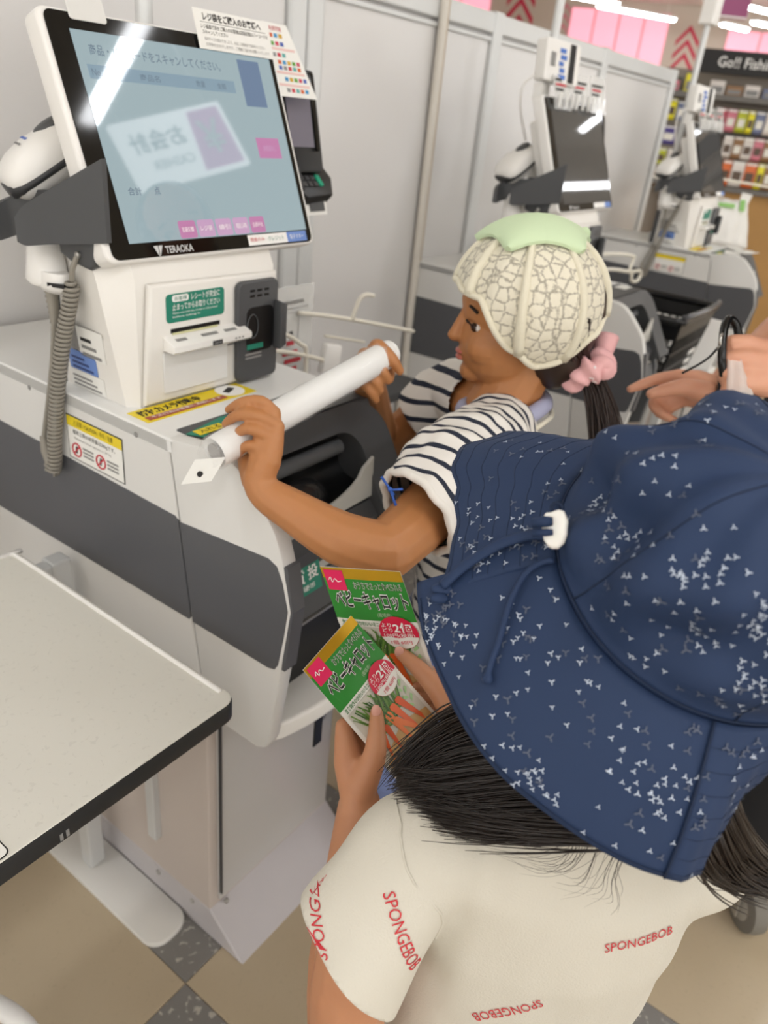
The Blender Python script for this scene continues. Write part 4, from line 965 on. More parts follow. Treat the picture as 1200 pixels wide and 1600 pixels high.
def limb(b, pts, rs, n=12, sub=3):
    """tapered round-ended limb through joints pts with radii rs"""
    q = spline([(*p, r) for p, r in zip(map(V, pts), rs)], sub) if False else None
    P = [V(p) for p in pts]
    path = spline(P, sub) if len(P) > 2 else P
    k = len(path) - 1; rr = []
    for i in range(len(path)):
        t = i / k * (len(P) - 1); j = min(int(t), len(P) - 2); f_ = t - j; rr.append(lerp(rs[j], rs[j + 1], f_))
    b.tube(path, rr, n)
    for p, r in ((path[0], rr[0]), (path[-1], rr[-1])): b.ball(p, r, seg=12)

def blend(b, name, m, parent, voxel, smooth_it=4, fac=0.5, post=None, bumps=None):
    """fuse overlapping volumes into one continuous skin"""
    me = D.meshes.new('raw'); bmesh.ops.recalc_face_normals(b.bm, faces=b.bm.faces[:]); b.bm.to_mesh(me); b.bm.free()
    o = D.objects.new('raw', me); C.objects.link(o)
    r = o.modifiers.new('r', 'REMESH'); r.mode = 'VOXEL'; r.voxel_size = voxel; r.adaptivity = 0
    s = o.modifiers.new('s', 'SMOOTH'); s.iterations = smooth_it; s.factor = fac
    bpy.context.view_layer.update()
    m2 = D.meshes.new_from_object(o.evaluated_get(bpy.context.evaluated_depsgraph_get()))
    D.objects.remove(o); D.meshes.remove(me)
    if bumps: bumps(m2)
    if post:
        bm = bmesh.new(); bm.from_mesh(m2); post(bm); bm.to_mesh(m2); bm.free()
    m2.name = name
    return link_mesh(name, m2, m, parent, 1)

def cut(bm, co, no, keep=lambda v: True):
    """trim with a plane; only where keep(v) says the geometry may be cut; the side of the normal is removed"""
    no = V(no).normalized(); co = V(co)
    fs = [f for f in bm.faces if keep(f.calc_center_median())]
    geom = set(fs)
    for f in fs: geom.update(f.verts); geom.update(f.edges)
    bmesh.ops.bisect_plane(bm, geom=list(geom), plane_co=co, plane_no=no, clear_outer=False, clear_inner=False)
    dead = [f for f in bm.faces if keep(f.calc_center_median()) and (f.calc_center_median() - co).dot(no) > 1e-6]
    bmesh.ops.delete(bm, geom=dead, context='FACES')

def thicken(o, t, offset=-1.0):
    md = o.modifiers.new('cloth thickness', 'SOLIDIFY'); md.thickness = t; md.offset = offset; md.use_rim = True

def wrinkle(amp, scale, seed=0.0, stretch=(1, 1, 1)):
    def f_(me):
        nrm = [v.normal.copy() for v in me.vertices]
        for v, n_ in zip(me.vertices, nrm):
            c = v.co.copy(); q = V((c.x * stretch[0], c.y * stretch[1], c.z * stretch[2])) * scale + V((seed, seed * 1.7, 0))
            v.co = c + n_ * ((noise.noise(q) + 0.5 * noise.noise(q * 2.1)) * amp)
    return f_

def loft(b, rings): b.hull(rings)

def oval(c, u, v, a, q, n=20, p=0.85):
    out = []
    for j in range(n):
        t = 2 * math.pi * j / n; x, y = math.cos(t), math.sin(t)
        out.append(V(c) + V(u) * a * math.copysign(abs(x) ** p, x) + V(v) * q * math.copysign(abs(y) ** p, y))
    return out

def torso(b, spine, left, front, widths, depths, n=24):
    b.hull([oval(c, left, front, w, d, n) for c, w, d in zip(spine, widths, depths)])

def head_volume(b, c, f_, up, s=1.0, ears=True):
    """skull, jaw, nose, ears and lips as overlapping volumes; f_ is the way the face looks"""
    f_ = V(f_).normalized(); up = V(up); up = (up - up.dot(f_) * f_).normalized(); r = f_.cross(up)
    P = lambda a, q, h: V(c) + f_ * a * s + r * q * s + up * h * s
    b.ball(P(-0.008, 0, 0.022), 0.090 * s, 0.074 * s, 0.080 * s, f_, r, 24)
    b.ball(P(0.026, 0, -0.030), 0.056 * s, 0.058 * s, 0.064 * s, f_, r, 20)
    b.ball(P(0.058, 0, -0.074), 0.020 * s, 0.022 * s, 0.016 * s, f_, r, 14)
    for q in (-1, 1): b.ball(P(0.046, 0.030 * q, -0.034), 0.030 * s, 0.026 * s, 0.026 * s, f_, r, 14)
    b.ball(P(0.086, 0, -0.026), 0.012 * s, 0.010 * s, 0.009 * s, f_, r, 12)
    b.tube([P(0.074, 0, 0.006), P(0.086, 0, -0.022)], [0.007 * s, 0.009 * s], 10)
    for h, w in ((-0.047, 0.016), (-0.055, 0.014)): b.ball(P(0.074, 0, h), 0.009 * s, w * s, 0.0048 * s, f_, r, 12)
    for q in (-1, 1) if ears else ():
        b.ball(P(-0.012, 0.076 * q, -0.012), 0.018 * s, 0.007 * s, 0.026 * s, f_, r, 12)
    return P, f_, r, up

def face_parts(P, f_, r, up, root, s, iris='#3a2414'):
    mw = mat('eye_white', '#eeeae4', 0.25, var=0); mi = mat('eye_dark', iris, 0.15, var=0); ml = mat('lip_pink', '#b9685c', 0.4, var=0); mb_ = mat('brow_dark', '#2a1d16', 0.8, var=0)
    for q in (-1, 1):
        MB().ball(P(0.0625, 0.029 * q, -0.008), 0.0085 * s, 0.0125 * s, 0.0065 * s, f_, r, 14).build('eye', mw, root, smooth=1)
        MB().ball(P(0.0655, 0.0315 * q, -0.008), 0.0062 * s, 0.0092 * s, 0.0064 * s, f_, r, 12).build('iris', mi, root, smooth=1)
        MB().tube(spline([P(0.071, 0.018 * q, 0.014), P(0.0735, 0.030 * q, 0.018), P(0.066, 0.044 * q, 0.013)], 4), 0.0022 * s, 6).build('eyebrow', mb_, root)
        MB().tube(spline([P(0.0735, 0.017 * q, -0.006), P(0.077, 0.029 * q, 0.0005), P(0.070, 0.042 * q, -0.006)], 4), 0.0014 * s, 6).build('eyelash', mb_, root)
    MB().ball(P(0.0790, 0, -0.047), 0.006 * s, 0.0155 * s, 0.0036 * s, f_, r, 12).build('upper_lip', ml, root, smooth=1)
    MB().ball(P(0.0785, 0, -0.055), 0.006 * s, 0.013 * s, 0.0042 * s, f_, r, 12).build('lower_lip', ml, root, smooth=1)

def strands(name, guides, m, parent, count, r0, jitter, seed, taper=0.25, n=4):
    """hair: every strand is a thin tube that follows one or two blended guide lines"""
    rg = random.Random(seed); b = MB()
    for _ in range(count):
        g1, g2 = rg.sample(guides, 2) if len(guides) > 1 else (guides[0], guides[0])
        i = rg.randrange(len(guides) - 1) if len(guides) > 1 else 0
        g1, g2 = guides[i], guides[min(i + 1, len(guides) - 1)]; t = rg.random()
        off = V((rg.gauss(0, 1), rg.gauss(0, 1), rg.gauss(0, 1))) * jitter
        pts = []; k = len(g1)
        off2 = V((rg.gauss(0, 1), rg.gauss(0, 1), rg.gauss(0, 1))) * jitter
        for j in range(k):
            f_ = j / (k - 1); pts.append(V(g1[j]).lerp(V(g2[j]), t) + off * (0.5 + 0.5 * f_) + off2 * f_ * f_)
        path = spline(pts, 3); kk = len(path) - 1; rs = r0 * rg.uniform(0.6, 1.3)
        b.tube(path, [rs * (1 - (1 - taper) * (i_ / kk) ** 2) for i_ in range(kk + 1)], n)
    return b.build(name, m, parent, smooth=1)
m_hair = mat('hair_black_brown', '#20150f', 0.30, var=0.2, nscale=60, spec=0.6)
m_hair2 = mat('hair_dark_brown', '#2a1b14', 0.4, var=0.2, nscale=60, spec=0.6)

def shoe(b, ankle, d, L):
    d = V(d).normalized(); a = V(ankle)
    limb(b, [V((a.x, a.y, 0.034)) - d * 0.03, V((a.x, a.y, 0.034)) + d * 0.3 * L, V((a.x, a.y, 0.024)) + d * 0.68 * L], [0.034, 0.034, 0.024], 12)

def fingers(b, wrist, knuckles, chains, thumb, rp, rf, rt, tip=0.74):
    """palm bones from wrist to knuckles, four separate fingers and a thumb, all as explicit joints"""
    w = V(wrist); K = [V(k) for k in knuckles]
    ac = (K[3] - K[0]) * 0.32
    for i, k in enumerate(K):
        w_i = w + ac * (i / 3 - 0.5)
        limb(b, [w_i, w_i.lerp(k, 0.55), k], [rp * 1.0, rp * 1.05, rf * 1.25], 10)
    for i, ch in enumerate(chains):
        s = (1.0, 1.03, 0.98, 0.86)[i]
        limb(b, ch, [rf * 1.15 * s, rf * 1.05 * s, rf * 0.97 * s, rf * tip * s], 12)
    limb(b, thumb, rt, 12)

# ---------------------------------------------------------------- near child in the navy sun hat
nB = V((0.408, 0.075, 0.862)); lB = V((-0.67, 0.74, 0)).normalized(); fB = V((0.74, 0.67, 0)).normalized()
LB3, RB3 = V((0.318, 0.176, 0.785)), V((0.468, 0.010, 0.768))
pB = thing('person', (0.46, 0.12, 0), 'child seen from behind in navy sun hat and cream T-shirt, holding two seed packets', 'person')
HB = V((0.4245, 0.0487, 1.026)); aB = V((-0.359, -0.305, 0.882)).normalized(); xB = V((0.933, -0.117, 0.339)); xB = (xB - xB.dot(aB) * aB).normalized(); yB = aB.cross(xB)
b = MB()
PB, f1, r1, u1 = head_volume(b, HB - aB * 0.045 + xB * 0.012, xB, aB, 0.92)
limb(b, [nB + V((0.01, -0.005, 0.075)), nB + V((0, 0, -0.03))], [0.040, 0.044])
pel = V((0.440, 0.110, 0.47))
def spineB(z): return pel + V((nB.x - pel.x, nB.y - pel.y, 0)) * max(0, z / 0.39) + V((0, 0, z))
torso(b, [spineB(z) for z in (-0.05, 0.0, 0.12, 0.24, 0.31, 0.345, 0.375)], lB, fB, [0.09, 0.100, 0.094, 0.104, 0.108, 0.085, 0.04], [0.070, 0.078, 0.074, 0.074, 0.062, 0.050, 0.035])
EL, WL = V((0.2877, 0.1712, 0.5704)), V((0.413, 0.264, 0.671))
ER, WR = V((0.560, 0.052, 0.640)), V((0.505, 0.200, 0.716))
limb(b, [V((0.3676, 0.1561, 0.7437)), V((0.3394, 0.1698, 0.7457)), V((0.2954, 0.1763, 0.6835)), EL], [0.030, 0.031, 0.0315, 0.029])
limb(b, [EL, EL.lerp(WL, 0.35) + V((-0.004, 0.004, -0.004)), WL], [0.030, 0.030, 0.0205])
limb(b, [RB3 + V((-0.03, 0.03, -0.005)), RB3, RB3.lerp(ER, 0.5), ER], [0.040, 0.037, 0.034, 0.030])
limb(b, [ER, ER.lerp(WR, 0.4), WR], [0.030, 0.029, 0.020])
fingers(b, WL, [(0.437, 0.308, 0.723), (0.453, 0.312, 0.709), (0.466, 0.313, 0.694), (0.475, 0.311, 0.680)],
    [[(0.4374, 0.3076, 0.7226), (0.4607, 0.3008, 0.7266), (0.4717, 0.2868, 0.7336), (0.4756, 0.2764, 0.7374)], [(0.4521, 0.3118, 0.7075), (0.4716, 0.3001, 0.7153), (0.4789, 0.2814, 0.7222), (0.4777, 0.2690, 0.7268)],
     [(0.4653, 0.3128, 0.6930), (0.4786, 0.2957, 0.7005), (0.4808, 0.2766, 0.7097), (0.4784, 0.2649, 0.7151)], [(0.4738, 0.3100, 0.6800), (0.4801, 0.2914, 0.6877), (0.4783, 0.2741, 0.6989), (0.4733, 0.2630, 0.7051)]],
    [(0.414, 0.268, 0.688), (0.427, 0.264, 0.719), (0.438, 0.271, 0.738), (0.446, 0.279, 0.752)], 0.0145, 0.0066, [0.0165, 0.0115, 0.0088, 0.0068])
fingers(b, WR, [(0.543, 0.248, 0.737), (0.548, 0.244, 0.723), (0.551, 0.239, 0.712), (0.554, 0.233, 0.700)],
    [[(0.543, 0.248, 0.737), (0.541, 0.271, 0.741), (0.531, 0.284, 0.748), (0.520, 0.289, 0.750)], [(0.548, 0.244, 0.723), (0.544, 0.266, 0.725), (0.530, 0.277, 0.734), (0.518, 0.281, 0.736)],
     [(0.551, 0.239, 0.712), (0.544, 0.260, 0.712), (0.529, 0.269, 0.720), (0.516, 0.273, 0.725)], [(0.554, 0.233, 0.700), (0.544, 0.250, 0.701), (0.530, 0.258, 0.710), (0.518, 0.261, 0.716)]],
    [(0.508, 0.220, 0.727), (0.511, 0.249, 0.749), (0.511, 0.277, 0.764), (0.507, 0.298, 0.775)], 0.0145, 0.0066, [0.0165, 0.0115, 0.0088, 0.0068])
for s in (-1, 1):   # legs down to the floor
    h = pel - lB * s * 0.052 + V((0, 0, -0.02)); k = h + fB * 0.012 + V((0, 0, -0.21)); an = V((h.x, h.y, 0.055)) - fB * 0.01
    limb(b, [h, k, k.lerp(an, 0.4) - fB * 0.008, an], [0.062, 0.044, 0.040, 0.027])
body = blend(b, 'body', skin_b, pB, 0.0026, 5)
fw_ = V((0.736, 0.486, -0.470))
MB().ball(V((0.446, 0.2795, 0.7555)) - fw_ * 0.0052, 0.0046, 0.0062, 0.0016, V((0.59, -0.8, 0.1)), V((0.2, 0.25, 0.9)), 12).build('thumbnail', m_nail, pB, smooth=1)
MB().ball(V((0.5065, 0.2995, 0.777)) - fw_ * 0.0056 , 0.0046, 0.0062, 0.0016, V((0.59, -0.8, 0.1)), V((-0.3, 0.5, 0.6)), 12).build('thumbnail', m_nail, pB, smooth=1)
face_parts(PB, f1, r1, u1, pB, 0.92)

# T-shirt: one cloth surface with open hems, thick enough to have an edge
m_shirt = mat('cream_terry', '#d2cdc0', 0.85, var=0.03, nscale=9, bump=0.0)
_nt = m_shirt.node_tree; _n = _nt.nodes.new('ShaderNodeTexNoise'); _n.inputs['Scale'].default_value = 620; _n.inputs['Detail'].default_value = 2
_tc = _nt.nodes.new('ShaderNodeTexCoord'); _bp = _nt.nodes.new('ShaderNodeBump'); _bp.inputs['Strength'].default_value = 0.35; _bp.inputs['Distance'].default_value = 0.0012
_nt.links.new(_tc.outputs['Object'], _n.inputs['Vector']); _nt.links.new(_n.outputs['Fac'], _bp.inputs['Height']); _nt.links.new(_bp.outputs[0], _nt.nodes['Principled BSDF'].inputs['Normal'])
b = MB()
torso(b, [spineB(z) for z in (-0.06, 0.0, 0.12, 0.24, 0.31, 0.350, 0.385, 0.40)], lB, fB, [0.122, 0.117, 0.110, 0.110, 0.103, 0.080, 0.056, 0.05], [0.100, 0.096, 0.090, 0.086, 0.073, 0.058, 0.046, 0.043])
limb(b, [V((0.3533, 0.1376, 0.7873)), V((0.3291, 0.1560, 0.7791)), V((0.3026, 0.1636, 0.7518)), V((0.2744, 0.1710, 0.7154)), V((0.2485, 0.1775, 0.6815))], [0.044, 0.043, 0.0440, 0.0480, 0.052], 20)
limb(b, [RB3 + V((-0.03, 0.03, -0.006)), RB3 + V((0.004, -0.004, 0.004)), RB3.lerp(ER, 0.40), RB3.lerp(ER, 0.86)], [0.047, 0.046, 0.049, 0.054], 20)
sl_d = (V((0.262, 0.160, 0.665)) - V((0.318, 0.176, 0.785))).normalized()
sl_d = V((-0.661, 0.371, -0.652)).normalized(); hemL = V((0.268, 0.158, 0.716)); sr_d = (ER - RB3).normalized(); hemR = RB3.lerp(ER, 0.66)
def trimB(bm):
    cut(bm, hemL, sl_d, lambda v: (v - hemL).length < 0.105 and (v - V((0.31, 0.125, 0.70))).dot(V((-0.75, 0.62, 0.15))) > 0.0)
    cut(bm, hemR, sr_d, lambda v: (v - hemR).length < 0.085 and (v - spineB(0.24)).dot(lB) < -0.085)
    cut(bm, spineB(-0.035), V((0, 0, -1)))
    cut(bm, nB + V((0, 0, -0.012)), V((0.25, 0.22, 1)), lambda v: (v - nB).length < 0.075)
wr = wrinkle(0.0052, 15, 2.0, (1, 1, 0.45))
shirt = blend(b, 'shirt', m_shirt, pB, 0.0042, 8, 0.6, trimB, wr)
thicken(shirt, 0.0018)
bpy.context.view_layer.update()
def bvh_of(o):
    me = o.data; off = origin_of(o.parent) if o.parent else V((0, 0, 0))
    return BVHTree.FromPolygons([v.co + off for v in me.vertices], [p.vertices[:] for p in me.polygons])
shB = bvh_of(shirt)
m_redp = mat('red_lettering', '#c8363f', 0.85, var=0.05)
camp = V((0, 0, 1.24))
def on_cloth(bv, body, o, u, v, w, h, m, parent, lift=0.0009):
    """printed lettering laid onto the cloth below the flat frame (o, u, v)"""
    fr = Fr(o, u, v)
    def wp(a, b_):
        p = fr.p(a, b_, 0.0); hit = bv.ray_cast(p + fr.n * 0.22, -fr.n, 0.45)
        if hit[0] is None: hit = bv.find_nearest(p)
        return hit[0] + fr.n * lift
    return text(body, fr, 0, 0, w, h, m, parent, warp=wp)
for o_, u_, v_, w_, h_ in (
        ((0.3655, 0.0272, 0.7560), (0.627, -0.752, 0.204), (0.400, 0.248, 0.882), 0.050, 0.0080),
        ((0.2655, 0.1806, 0.7369), (0.176, 0.533, 0.828), (-0.653, 0.692, -0.307), 0.052, 0.0085),
        ((0.3076, 0.1721, 0.7727), (-0.126, -0.585, -0.802), (0.665, -0.649, 0.369), 0.060, 0.0085),
        ((0.3493, 0.0566, 0.6973), (-0.677, 0.527, -0.514), (0.002, -0.697, -0.717), 0.052, 0.0085)):
    on_cloth(shB, 'SPONGEBOB', o_, u_, v_, w_, h_, m_redp, pB)
# seams: shoulder, sleeve hem, neckline binding
def seam(bv, pts, r, name, m, parent, n_hint):
    out = []
    for p in spline(pts, 6):
        hit = bv.find_nearest(p)
        if hit[0] is not None: out.append(hit[0] + hit[1] * 0.0003)
    MB().tube(out, r, 6).build(name, m, parent, smooth=1)
seam(shB, [(0.3290, 0.1788, 0.8130), (0.3179, 0.1558, 0.7932), (0.3110, 0.1441, 0.7704), (0.3051, 0.1399, 0.7461)], 0.0009, 'sleeve_seam', m_shirt, pB, None)
# shorts, socks, shoes
m_short = mat('grey_shorts', '#75798a', 0.8, var=0.05)
b = MB()
torso(b, [pel + V((0, 0, z)) for z in (-0.10, -0.05, 0.02, 0.06)], lB, fB, [0.125, 0.122, 0.116, 0.108], [0.094, 0.092, 0.088, 0.082])
for s in (-1, 1):
    h = pel - lB * s * 0.055; limb(b, [h + V((0, 0, -0.03)), h + V((0, 0, -0.17))], [0.066, 0.068])
blend(b, 'shorts', m_short, pB, 0.006, 6)
for s in (-1, 1):
    h = pel - lB * s * 0.052; b = MB(); shoe(b, h, fB, 0.15); blend(b, 'shoe', mat('shoe_white', '#d8d6d2', 0.6), pB, 0.004)

# ---- sun hat: crown, stitched brim, plain neck flap, cord with a white stopper, print
m_denim = mat('navy_cotton', '#1e3254', 0.72, var=0.05, nscale=30)
nt = m_denim.node_tree; nn_ = nt.nodes.new('ShaderNodeTexNoise'); nn_.inputs['Scale'].default_value = 900; tc_ = nt.nodes.new('ShaderNodeTexCoord'); bp_ = nt.nodes.new('ShaderNodeBump')
bp_.inputs['Strength'].default_value = 0.15; bp_.inputs['Distance'].default_value = 0.0006
nt.links.new(tc_.outputs['Object'], nn_.inputs['Vector']); nt.links.new(nn_.outputs['Fac'], bp_.inputs['Height']); nt.links.new(bp_.outputs[0], nt.nodes['Principled BSDF'].inputs['Normal'])
m_navy2 = mat('navy_thread', '#152540', 0.8, var=0)
R0 = 0.0942
def tab(tb, x):
    x = x % 360
    for (a, p), (c, q) in zip(tb, tb[1:]):
        if a <= x <= c:
            t = (x - a) / (c - a); t = t * t * (3 - 2 * t); return lerp(p, q, t)
    return tb[-1][1]
L_T = [(0, 0.080), (55, 0.078), (68, 0.083), (80, 0.096), (88, 0.106), (95, 0.098), (104, 0.081), (116, 0.069), (126, 0.068), (134.4, 0.072), (134.41, 0.090), (140, 0.0905), (158, 0.088), (172, 0.0875), (188, 0.086), (204, 0.0865), (213, 0.088), (218, 0.088), (224, 0.080), (232, 0.078), (250, 0.076), (300, 0.078), (360, 0.080)]
B_T = [(0, 84), (48, 78), (64, 48), (78, 34), (94, 33), (110, 35), (134.4, 35), (134.41, 35), (160, 35), (204, 35), (212, 37), (217, 42), (222, 52), (230, 66), (242, 80), (300, 84), (360, 84)]
def radial(d): a = math.radians(d); return xB * math.cos(a) + yB * math.sin(a)
def cloth_noise(p, k=1.0): return noise.noise(p * 22 * k) * 0.6 + noise.noise(p * 47 * k + V((3, 1, 7))) * 0.3
def brim_pt(d, t, lift=0.0, flap=False):
    dd = d % 360
    L = tab(L_T, dd if not (flap and dd < 134.42) else 134.42); be = tab(B_T, dd if not (flap and dd < 134.42) else 134.42)
    be = be * (0.80 + 0.30 * t)
    be = math.radians(be)
    p = HB + radial(d) * (R0 + L * t * math.cos(be)) - aB * (L * t * math.sin(be) + 0.002)
    nrm = radial(d) * math.sin(be) + aB * math.cos(be)
    amp = 0.0035 * t if not flap else 0.0022 * t
    wv = math.sin(math.radians(d) * 9) * 0.0012 * t
    return p + nrm * (cloth_noise(p) * amp + wv + lift)
def crown_r(t):   # t: 0 at the seam, 1 at the top
    return R0 * max(0.0, math.cos(t * math.pi / 2)) ** 0.62, 0.094 * math.sin(t * math.pi / 2) ** 0.95
pinch = 128
def crown_pt(d, t, lift=0.0):
    r, h = crown_r(t) if t > 0 else (R0 + 0.0005, 0.05 * t)
    t = max(t, 0.0)
    p = HB + radial(d) * r + aB * h
    nrm = (radial(d) * (0.25 + (1 - t)) + aB * (0.15 + t)).normalized()
    dp = ((d - pinch + 180) % 360) - 180
    w = math.exp(-(dp / 70) ** 2) * (1 - t) ** 0.7
    fold = math.sin(dp * 0.19 + 5.0 * t) * 0.0080 * w + math.sin(dp * 0.095 - 9 * t + 1.0) * 0.0080 * math.exp(-((t - 0.3) / 0.35) ** 2)
    q = noise.noise(V((p.x * 14 + 4, p.y * 20, p.z * 14))) * 0.0065 + noise.noise(p * 38) * 0.0030
    sh = -0.0022 * math.exp(-((t - 0.03) / 0.05) ** 2)
    return p + nrm * ((fold + q - 0.010) * min(1, 4 * t + 0.03) * (1 - 0.3 * t) + sh + lift)
def sheet(fn, d0, d1, t0, t1, nd, nt_):
    b = MB(); vs = [[b.bm.verts.new(fn(lerp(d0, d1, i / nd), lerp(t0, t1, j / nt_))) for j in range(nt_ + 1)] for i in range(nd + 1)]
    for i in range(nd):
        for j in range(nt_): b.bm.faces.new((vs[i][j], vs[i + 1][j], vs[i + 1][j + 1], vs[i][j + 1]))
    bmesh.ops.remove_doubles(b.bm, verts=b.bm.verts[:], dist=1e-5)
    return b
crown = sheet(crown_pt, 0, 360, -0.16, 1, 144, 40).build('hat', m_denim, pB, smooth=1)
brim = sheet(brim_pt, 209, 494.39, 0, 1, 160, 16).build('hat_brim', m_denim, crown, smooth=1); thicken(brim, 0.0022)
flap = sheet(lambda d, t: brim_pt(d, t, -0.0012, True), 130, 212, 0, 1, 80, 16).build('neck_flap', m_denim, crown, smooth=1); thicken(flap, 0.0016)
thicken(crown, 0.0016)
sb = MB()
for t in (0.15, 0.29, 0.43, 0.57, 0.71, 0.85, 0.96):
    for d0, d1 in ((210, 245), (60, 133.5)):
        sb.tube([brim_pt(lerp(d0, d1, i / 50), t, 0.00005) for i in range(51)], 0.00022, 4)
sb.tube([brim_pt(lerp(134, 210, i / 70), 0.972, -0.0009, True) for i in range(71)], 0.00035, 4)
sb.build('stitch_rows', m_navy2, crown)
sb = MB()
sb.tube([crown_pt(d * 3, 0.0, 0.0002) for d in range(121)], 0.0007, 6)
for d in (30, 85, 150, 215, 270, 330): sb.tube([crown_pt(d + 4 * math.sin(3 * i / 20), i / 20 * 0.98, 0.0001) for i in range(21)], 0.0005, 5)
sb.tube([brim_pt(209, i / 12, 0.0003) for i in range(13)], 0.0006, 5)
sb.build('seams', m_navy2, crown, smooth=1)
# print: little three-armed marks in clusters
rg = random.Random(11)
def marks(name, m, n_clusters, n_single, size, lift):
    b = MB()
    def put(fn, d, t, rad):
        p = fn(d, t, lift); e = 0.4
        du = fn(d + e, t, lift) - p
        dv = fn(d, min(1, t + 0.01), lift) - p
        if du.length < 1e-6 or dv.length < 1e-6: return
        u = du.normalized(); n_ = u.cross(dv); 
        if n_.length < 1e-9: return
        n_.normalize(); v = n_.cross(u)
        if n_.dot(p - (HB - aB * 0.08)) < 0: n_ = -n_
        a0 = rg.choice((0.5, 2.6, 4.7)) + rg.uniform(-0.25, 0.25); s = size * rg.uniform(0.85, 1.15)
        for k in range(3):
            a = a0 + k * 2 * math.pi / 3; d_ = u * math.cos(a) + v * math.sin(a); q = u * -math.sin(a) + v * math.cos(a)
            w = s * 0.17
            b.poly([p + d_ * s + q * w + n_ * lift, p + d_ * s - q * w + n_ * lift, p - q * w * 0.8 + n_ * lift, p + q * w * 0.8 + n_ * lift])
    regs = [('c', 0.50), ('f', 0.30), ('b', 0.20)]
    def reg():
        x = rg.random()
        if x < 0.44: return crown_pt, (40, 260), (0.03, 0.80), None
        if x < 0.78: return (lambda d, t, l=0: brim_pt(d, t, l - 0.0012, True)), (135, 210), (0.04, 0.97), 0.087
        return brim_pt, rg.choice(((82, 132), (82, 132), (210, 226))), (0.05, 0.96), 0.08
    for _ in range(n_clusters):
        fn, dr, tr_, L = reg(); d = rg.uniform(*dr); t = rg.uniform(*tr_)
        for _k in range(rg.randint(6, 14)):
            dx, dy = rg.gauss(0, 0.0085), rg.gauss(0, 0.0085)
            if L is None: r = max(0.03, crown_r(t)[0]); dd, tt = d + math.degrees(dx / r), t + dy / 0.15
            else: r = R0 + 0.07 * t; dd, tt = d + math.degrees(dx / r), t + dy / L
            if 0.01 < tt < 0.985 and dr[0] < dd < dr[1]: put(fn, dd, tt, 0)
    for _ in range(n_single):
        fn, dr, tr_, L = reg(); put(fn, rg.uniform(*dr), rg.uniform(*tr_), 0)
    return b.build(name, m, crown, kind='stuff')
marks('pale_print', mat('pale_blue_print', '#cfdaea', 0.8, var=0), 30, 170, 0.00158, 0.0005)
marks('dark_print', mat('taupe_print', '#5d6475', 0.8, var=0), 9, 150, 0.0024, 0.0004)
# cord and stopper
def pathpt(lst, lift):
    out = []
    for d, r, fl in lst:
        L = tab(L_T, 134.42 if fl else d); t = (r - R0) / (L * 0.82)
        out.append(brim_pt(d, max(0.0, t), lift, fl))
    return out
c1 = spline(pathpt([(126, 0.094, 0), (124.5, 0.104, 0), (126, 0.119, 0), (129, 0.133, 0), (131.5, 0.143, 0), (133.8, 0.151, 0)], 0.0042), 6)
wb = MB(); rings = []
for i, p in enumerate(c1):
    tg = (c1[min(i + 1, len(c1) - 1)] - c1[max(i - 1, 0)]).normalized(); nn0 = aB * 0.8 + radial(128) * 0.5; sd = tg.cross(nn0).normalized(); nn0 = sd.cross(tg)
    rings.append([p + sd * 0.0036 * math.cos(a) + nn0 * 0.0022 * math.sin(a) for a in [k * math.pi / 5 for k in range(10)]])
wb.hull(rings).build('hat_cord', m_denim, crown, smooth=1)
c2 = spline(pathpt([(135, 0.095, 1), (135, 0.101, 1), (137.5, 0.109, 1), (144, 0.119, 1), (152, 0.131, 1), (156, 0.140, 1), (159, 0.146, 1)], 0.0030), 6)
MB().tube(c2, [0.0019] * (len(c2) - 4) + [0.0026, 0.0034, 0.0030, 0.0016], 8).build('hat_cord', m_denim, crown, smooth=1)
tk = MB(); p = brim_pt(134.2, 0.97, 0.002)
tk.ball(p, 0.008, 0.004, 0.003, radial(134), yB, 14); tk.ball(brim_pt(136.5, 0.80, 0.003, True), 0.006, 0.0035, 0.0025, radial(134), yB, 12)
tk.build('cord_tuck', m_denim, crown, smooth=1)
sp = HB + radial(128.5) * 0.0915 + (aB * 0.86 + radial(128.5) * 0.5).normalized() * 0.0150
sn = (camp - sp).normalized() * 0.8 + (aB * 0.86 + radial(128.5) * 0.5).normalized() * 0.2
su_ = V((0.59, -0.80, 0.1)); su_ = (su_ - su_.dot(sn.normalized()) * sn.normalized()).normalized(); sv_ = sn.normalized().cross(su_)
stp = MB(); o2 = []
for d_, r_ in ((-100, 0.0088), (-75, 0.0090), (-45, 0.0088), (-15, 0.0086), (5, 0.0086), (22, 0.0100), (38, 0.0104), (52, 0.0112), (70, 0.0104), (84, 0.0092), (100, 0.0086), (120, 0.0096), (140, 0.0090), (160, 0.0080), (185, 0.0076), (215, 0.0080), (240, 0.0086)):
    a = math.radians(d_); o2.append(sp + su_ * r_ * math.cos(a) * 0.86 + sv_ * r_ * math.sin(a) * 1.18)
stp.prism(o2, sn.normalized() * 0.007, 0.0022, 3)
stp.build('cord_stopper', mat('stopper_white', '#f0eee8', 0.25, var=0, sss=0.1), crown, smooth=50)
for k, (q, w_) in enumerate(((0.0045, 0.0032), (-0.0015, 0.0022))):
    MB().tube([sp - su_ * 0.011 + sv_ * q + sn.normalized() * 0.0065, sp - su_ * 0.004 + sv_ * q + sn.normalized() * 0.0085, sp - su_ * 0.0005 + sv_ * q + sn.normalized() * 0.0080], [w_, w_, w_ * 0.8], 8).build('cord_end', m_denim, crown, smooth=1)
MB().tube([sp + sv_ * 0.0125 + su_ * (0.002 + 0.003 * math.cos(t * 0.7)) + sv_ * 0.003 * math.sin(t * 0.7) + sn.normalized() * 0.002 for t in range(9)], 0.0012, 6, closed=True).build('cord_eyelet', m_navy2, crown)

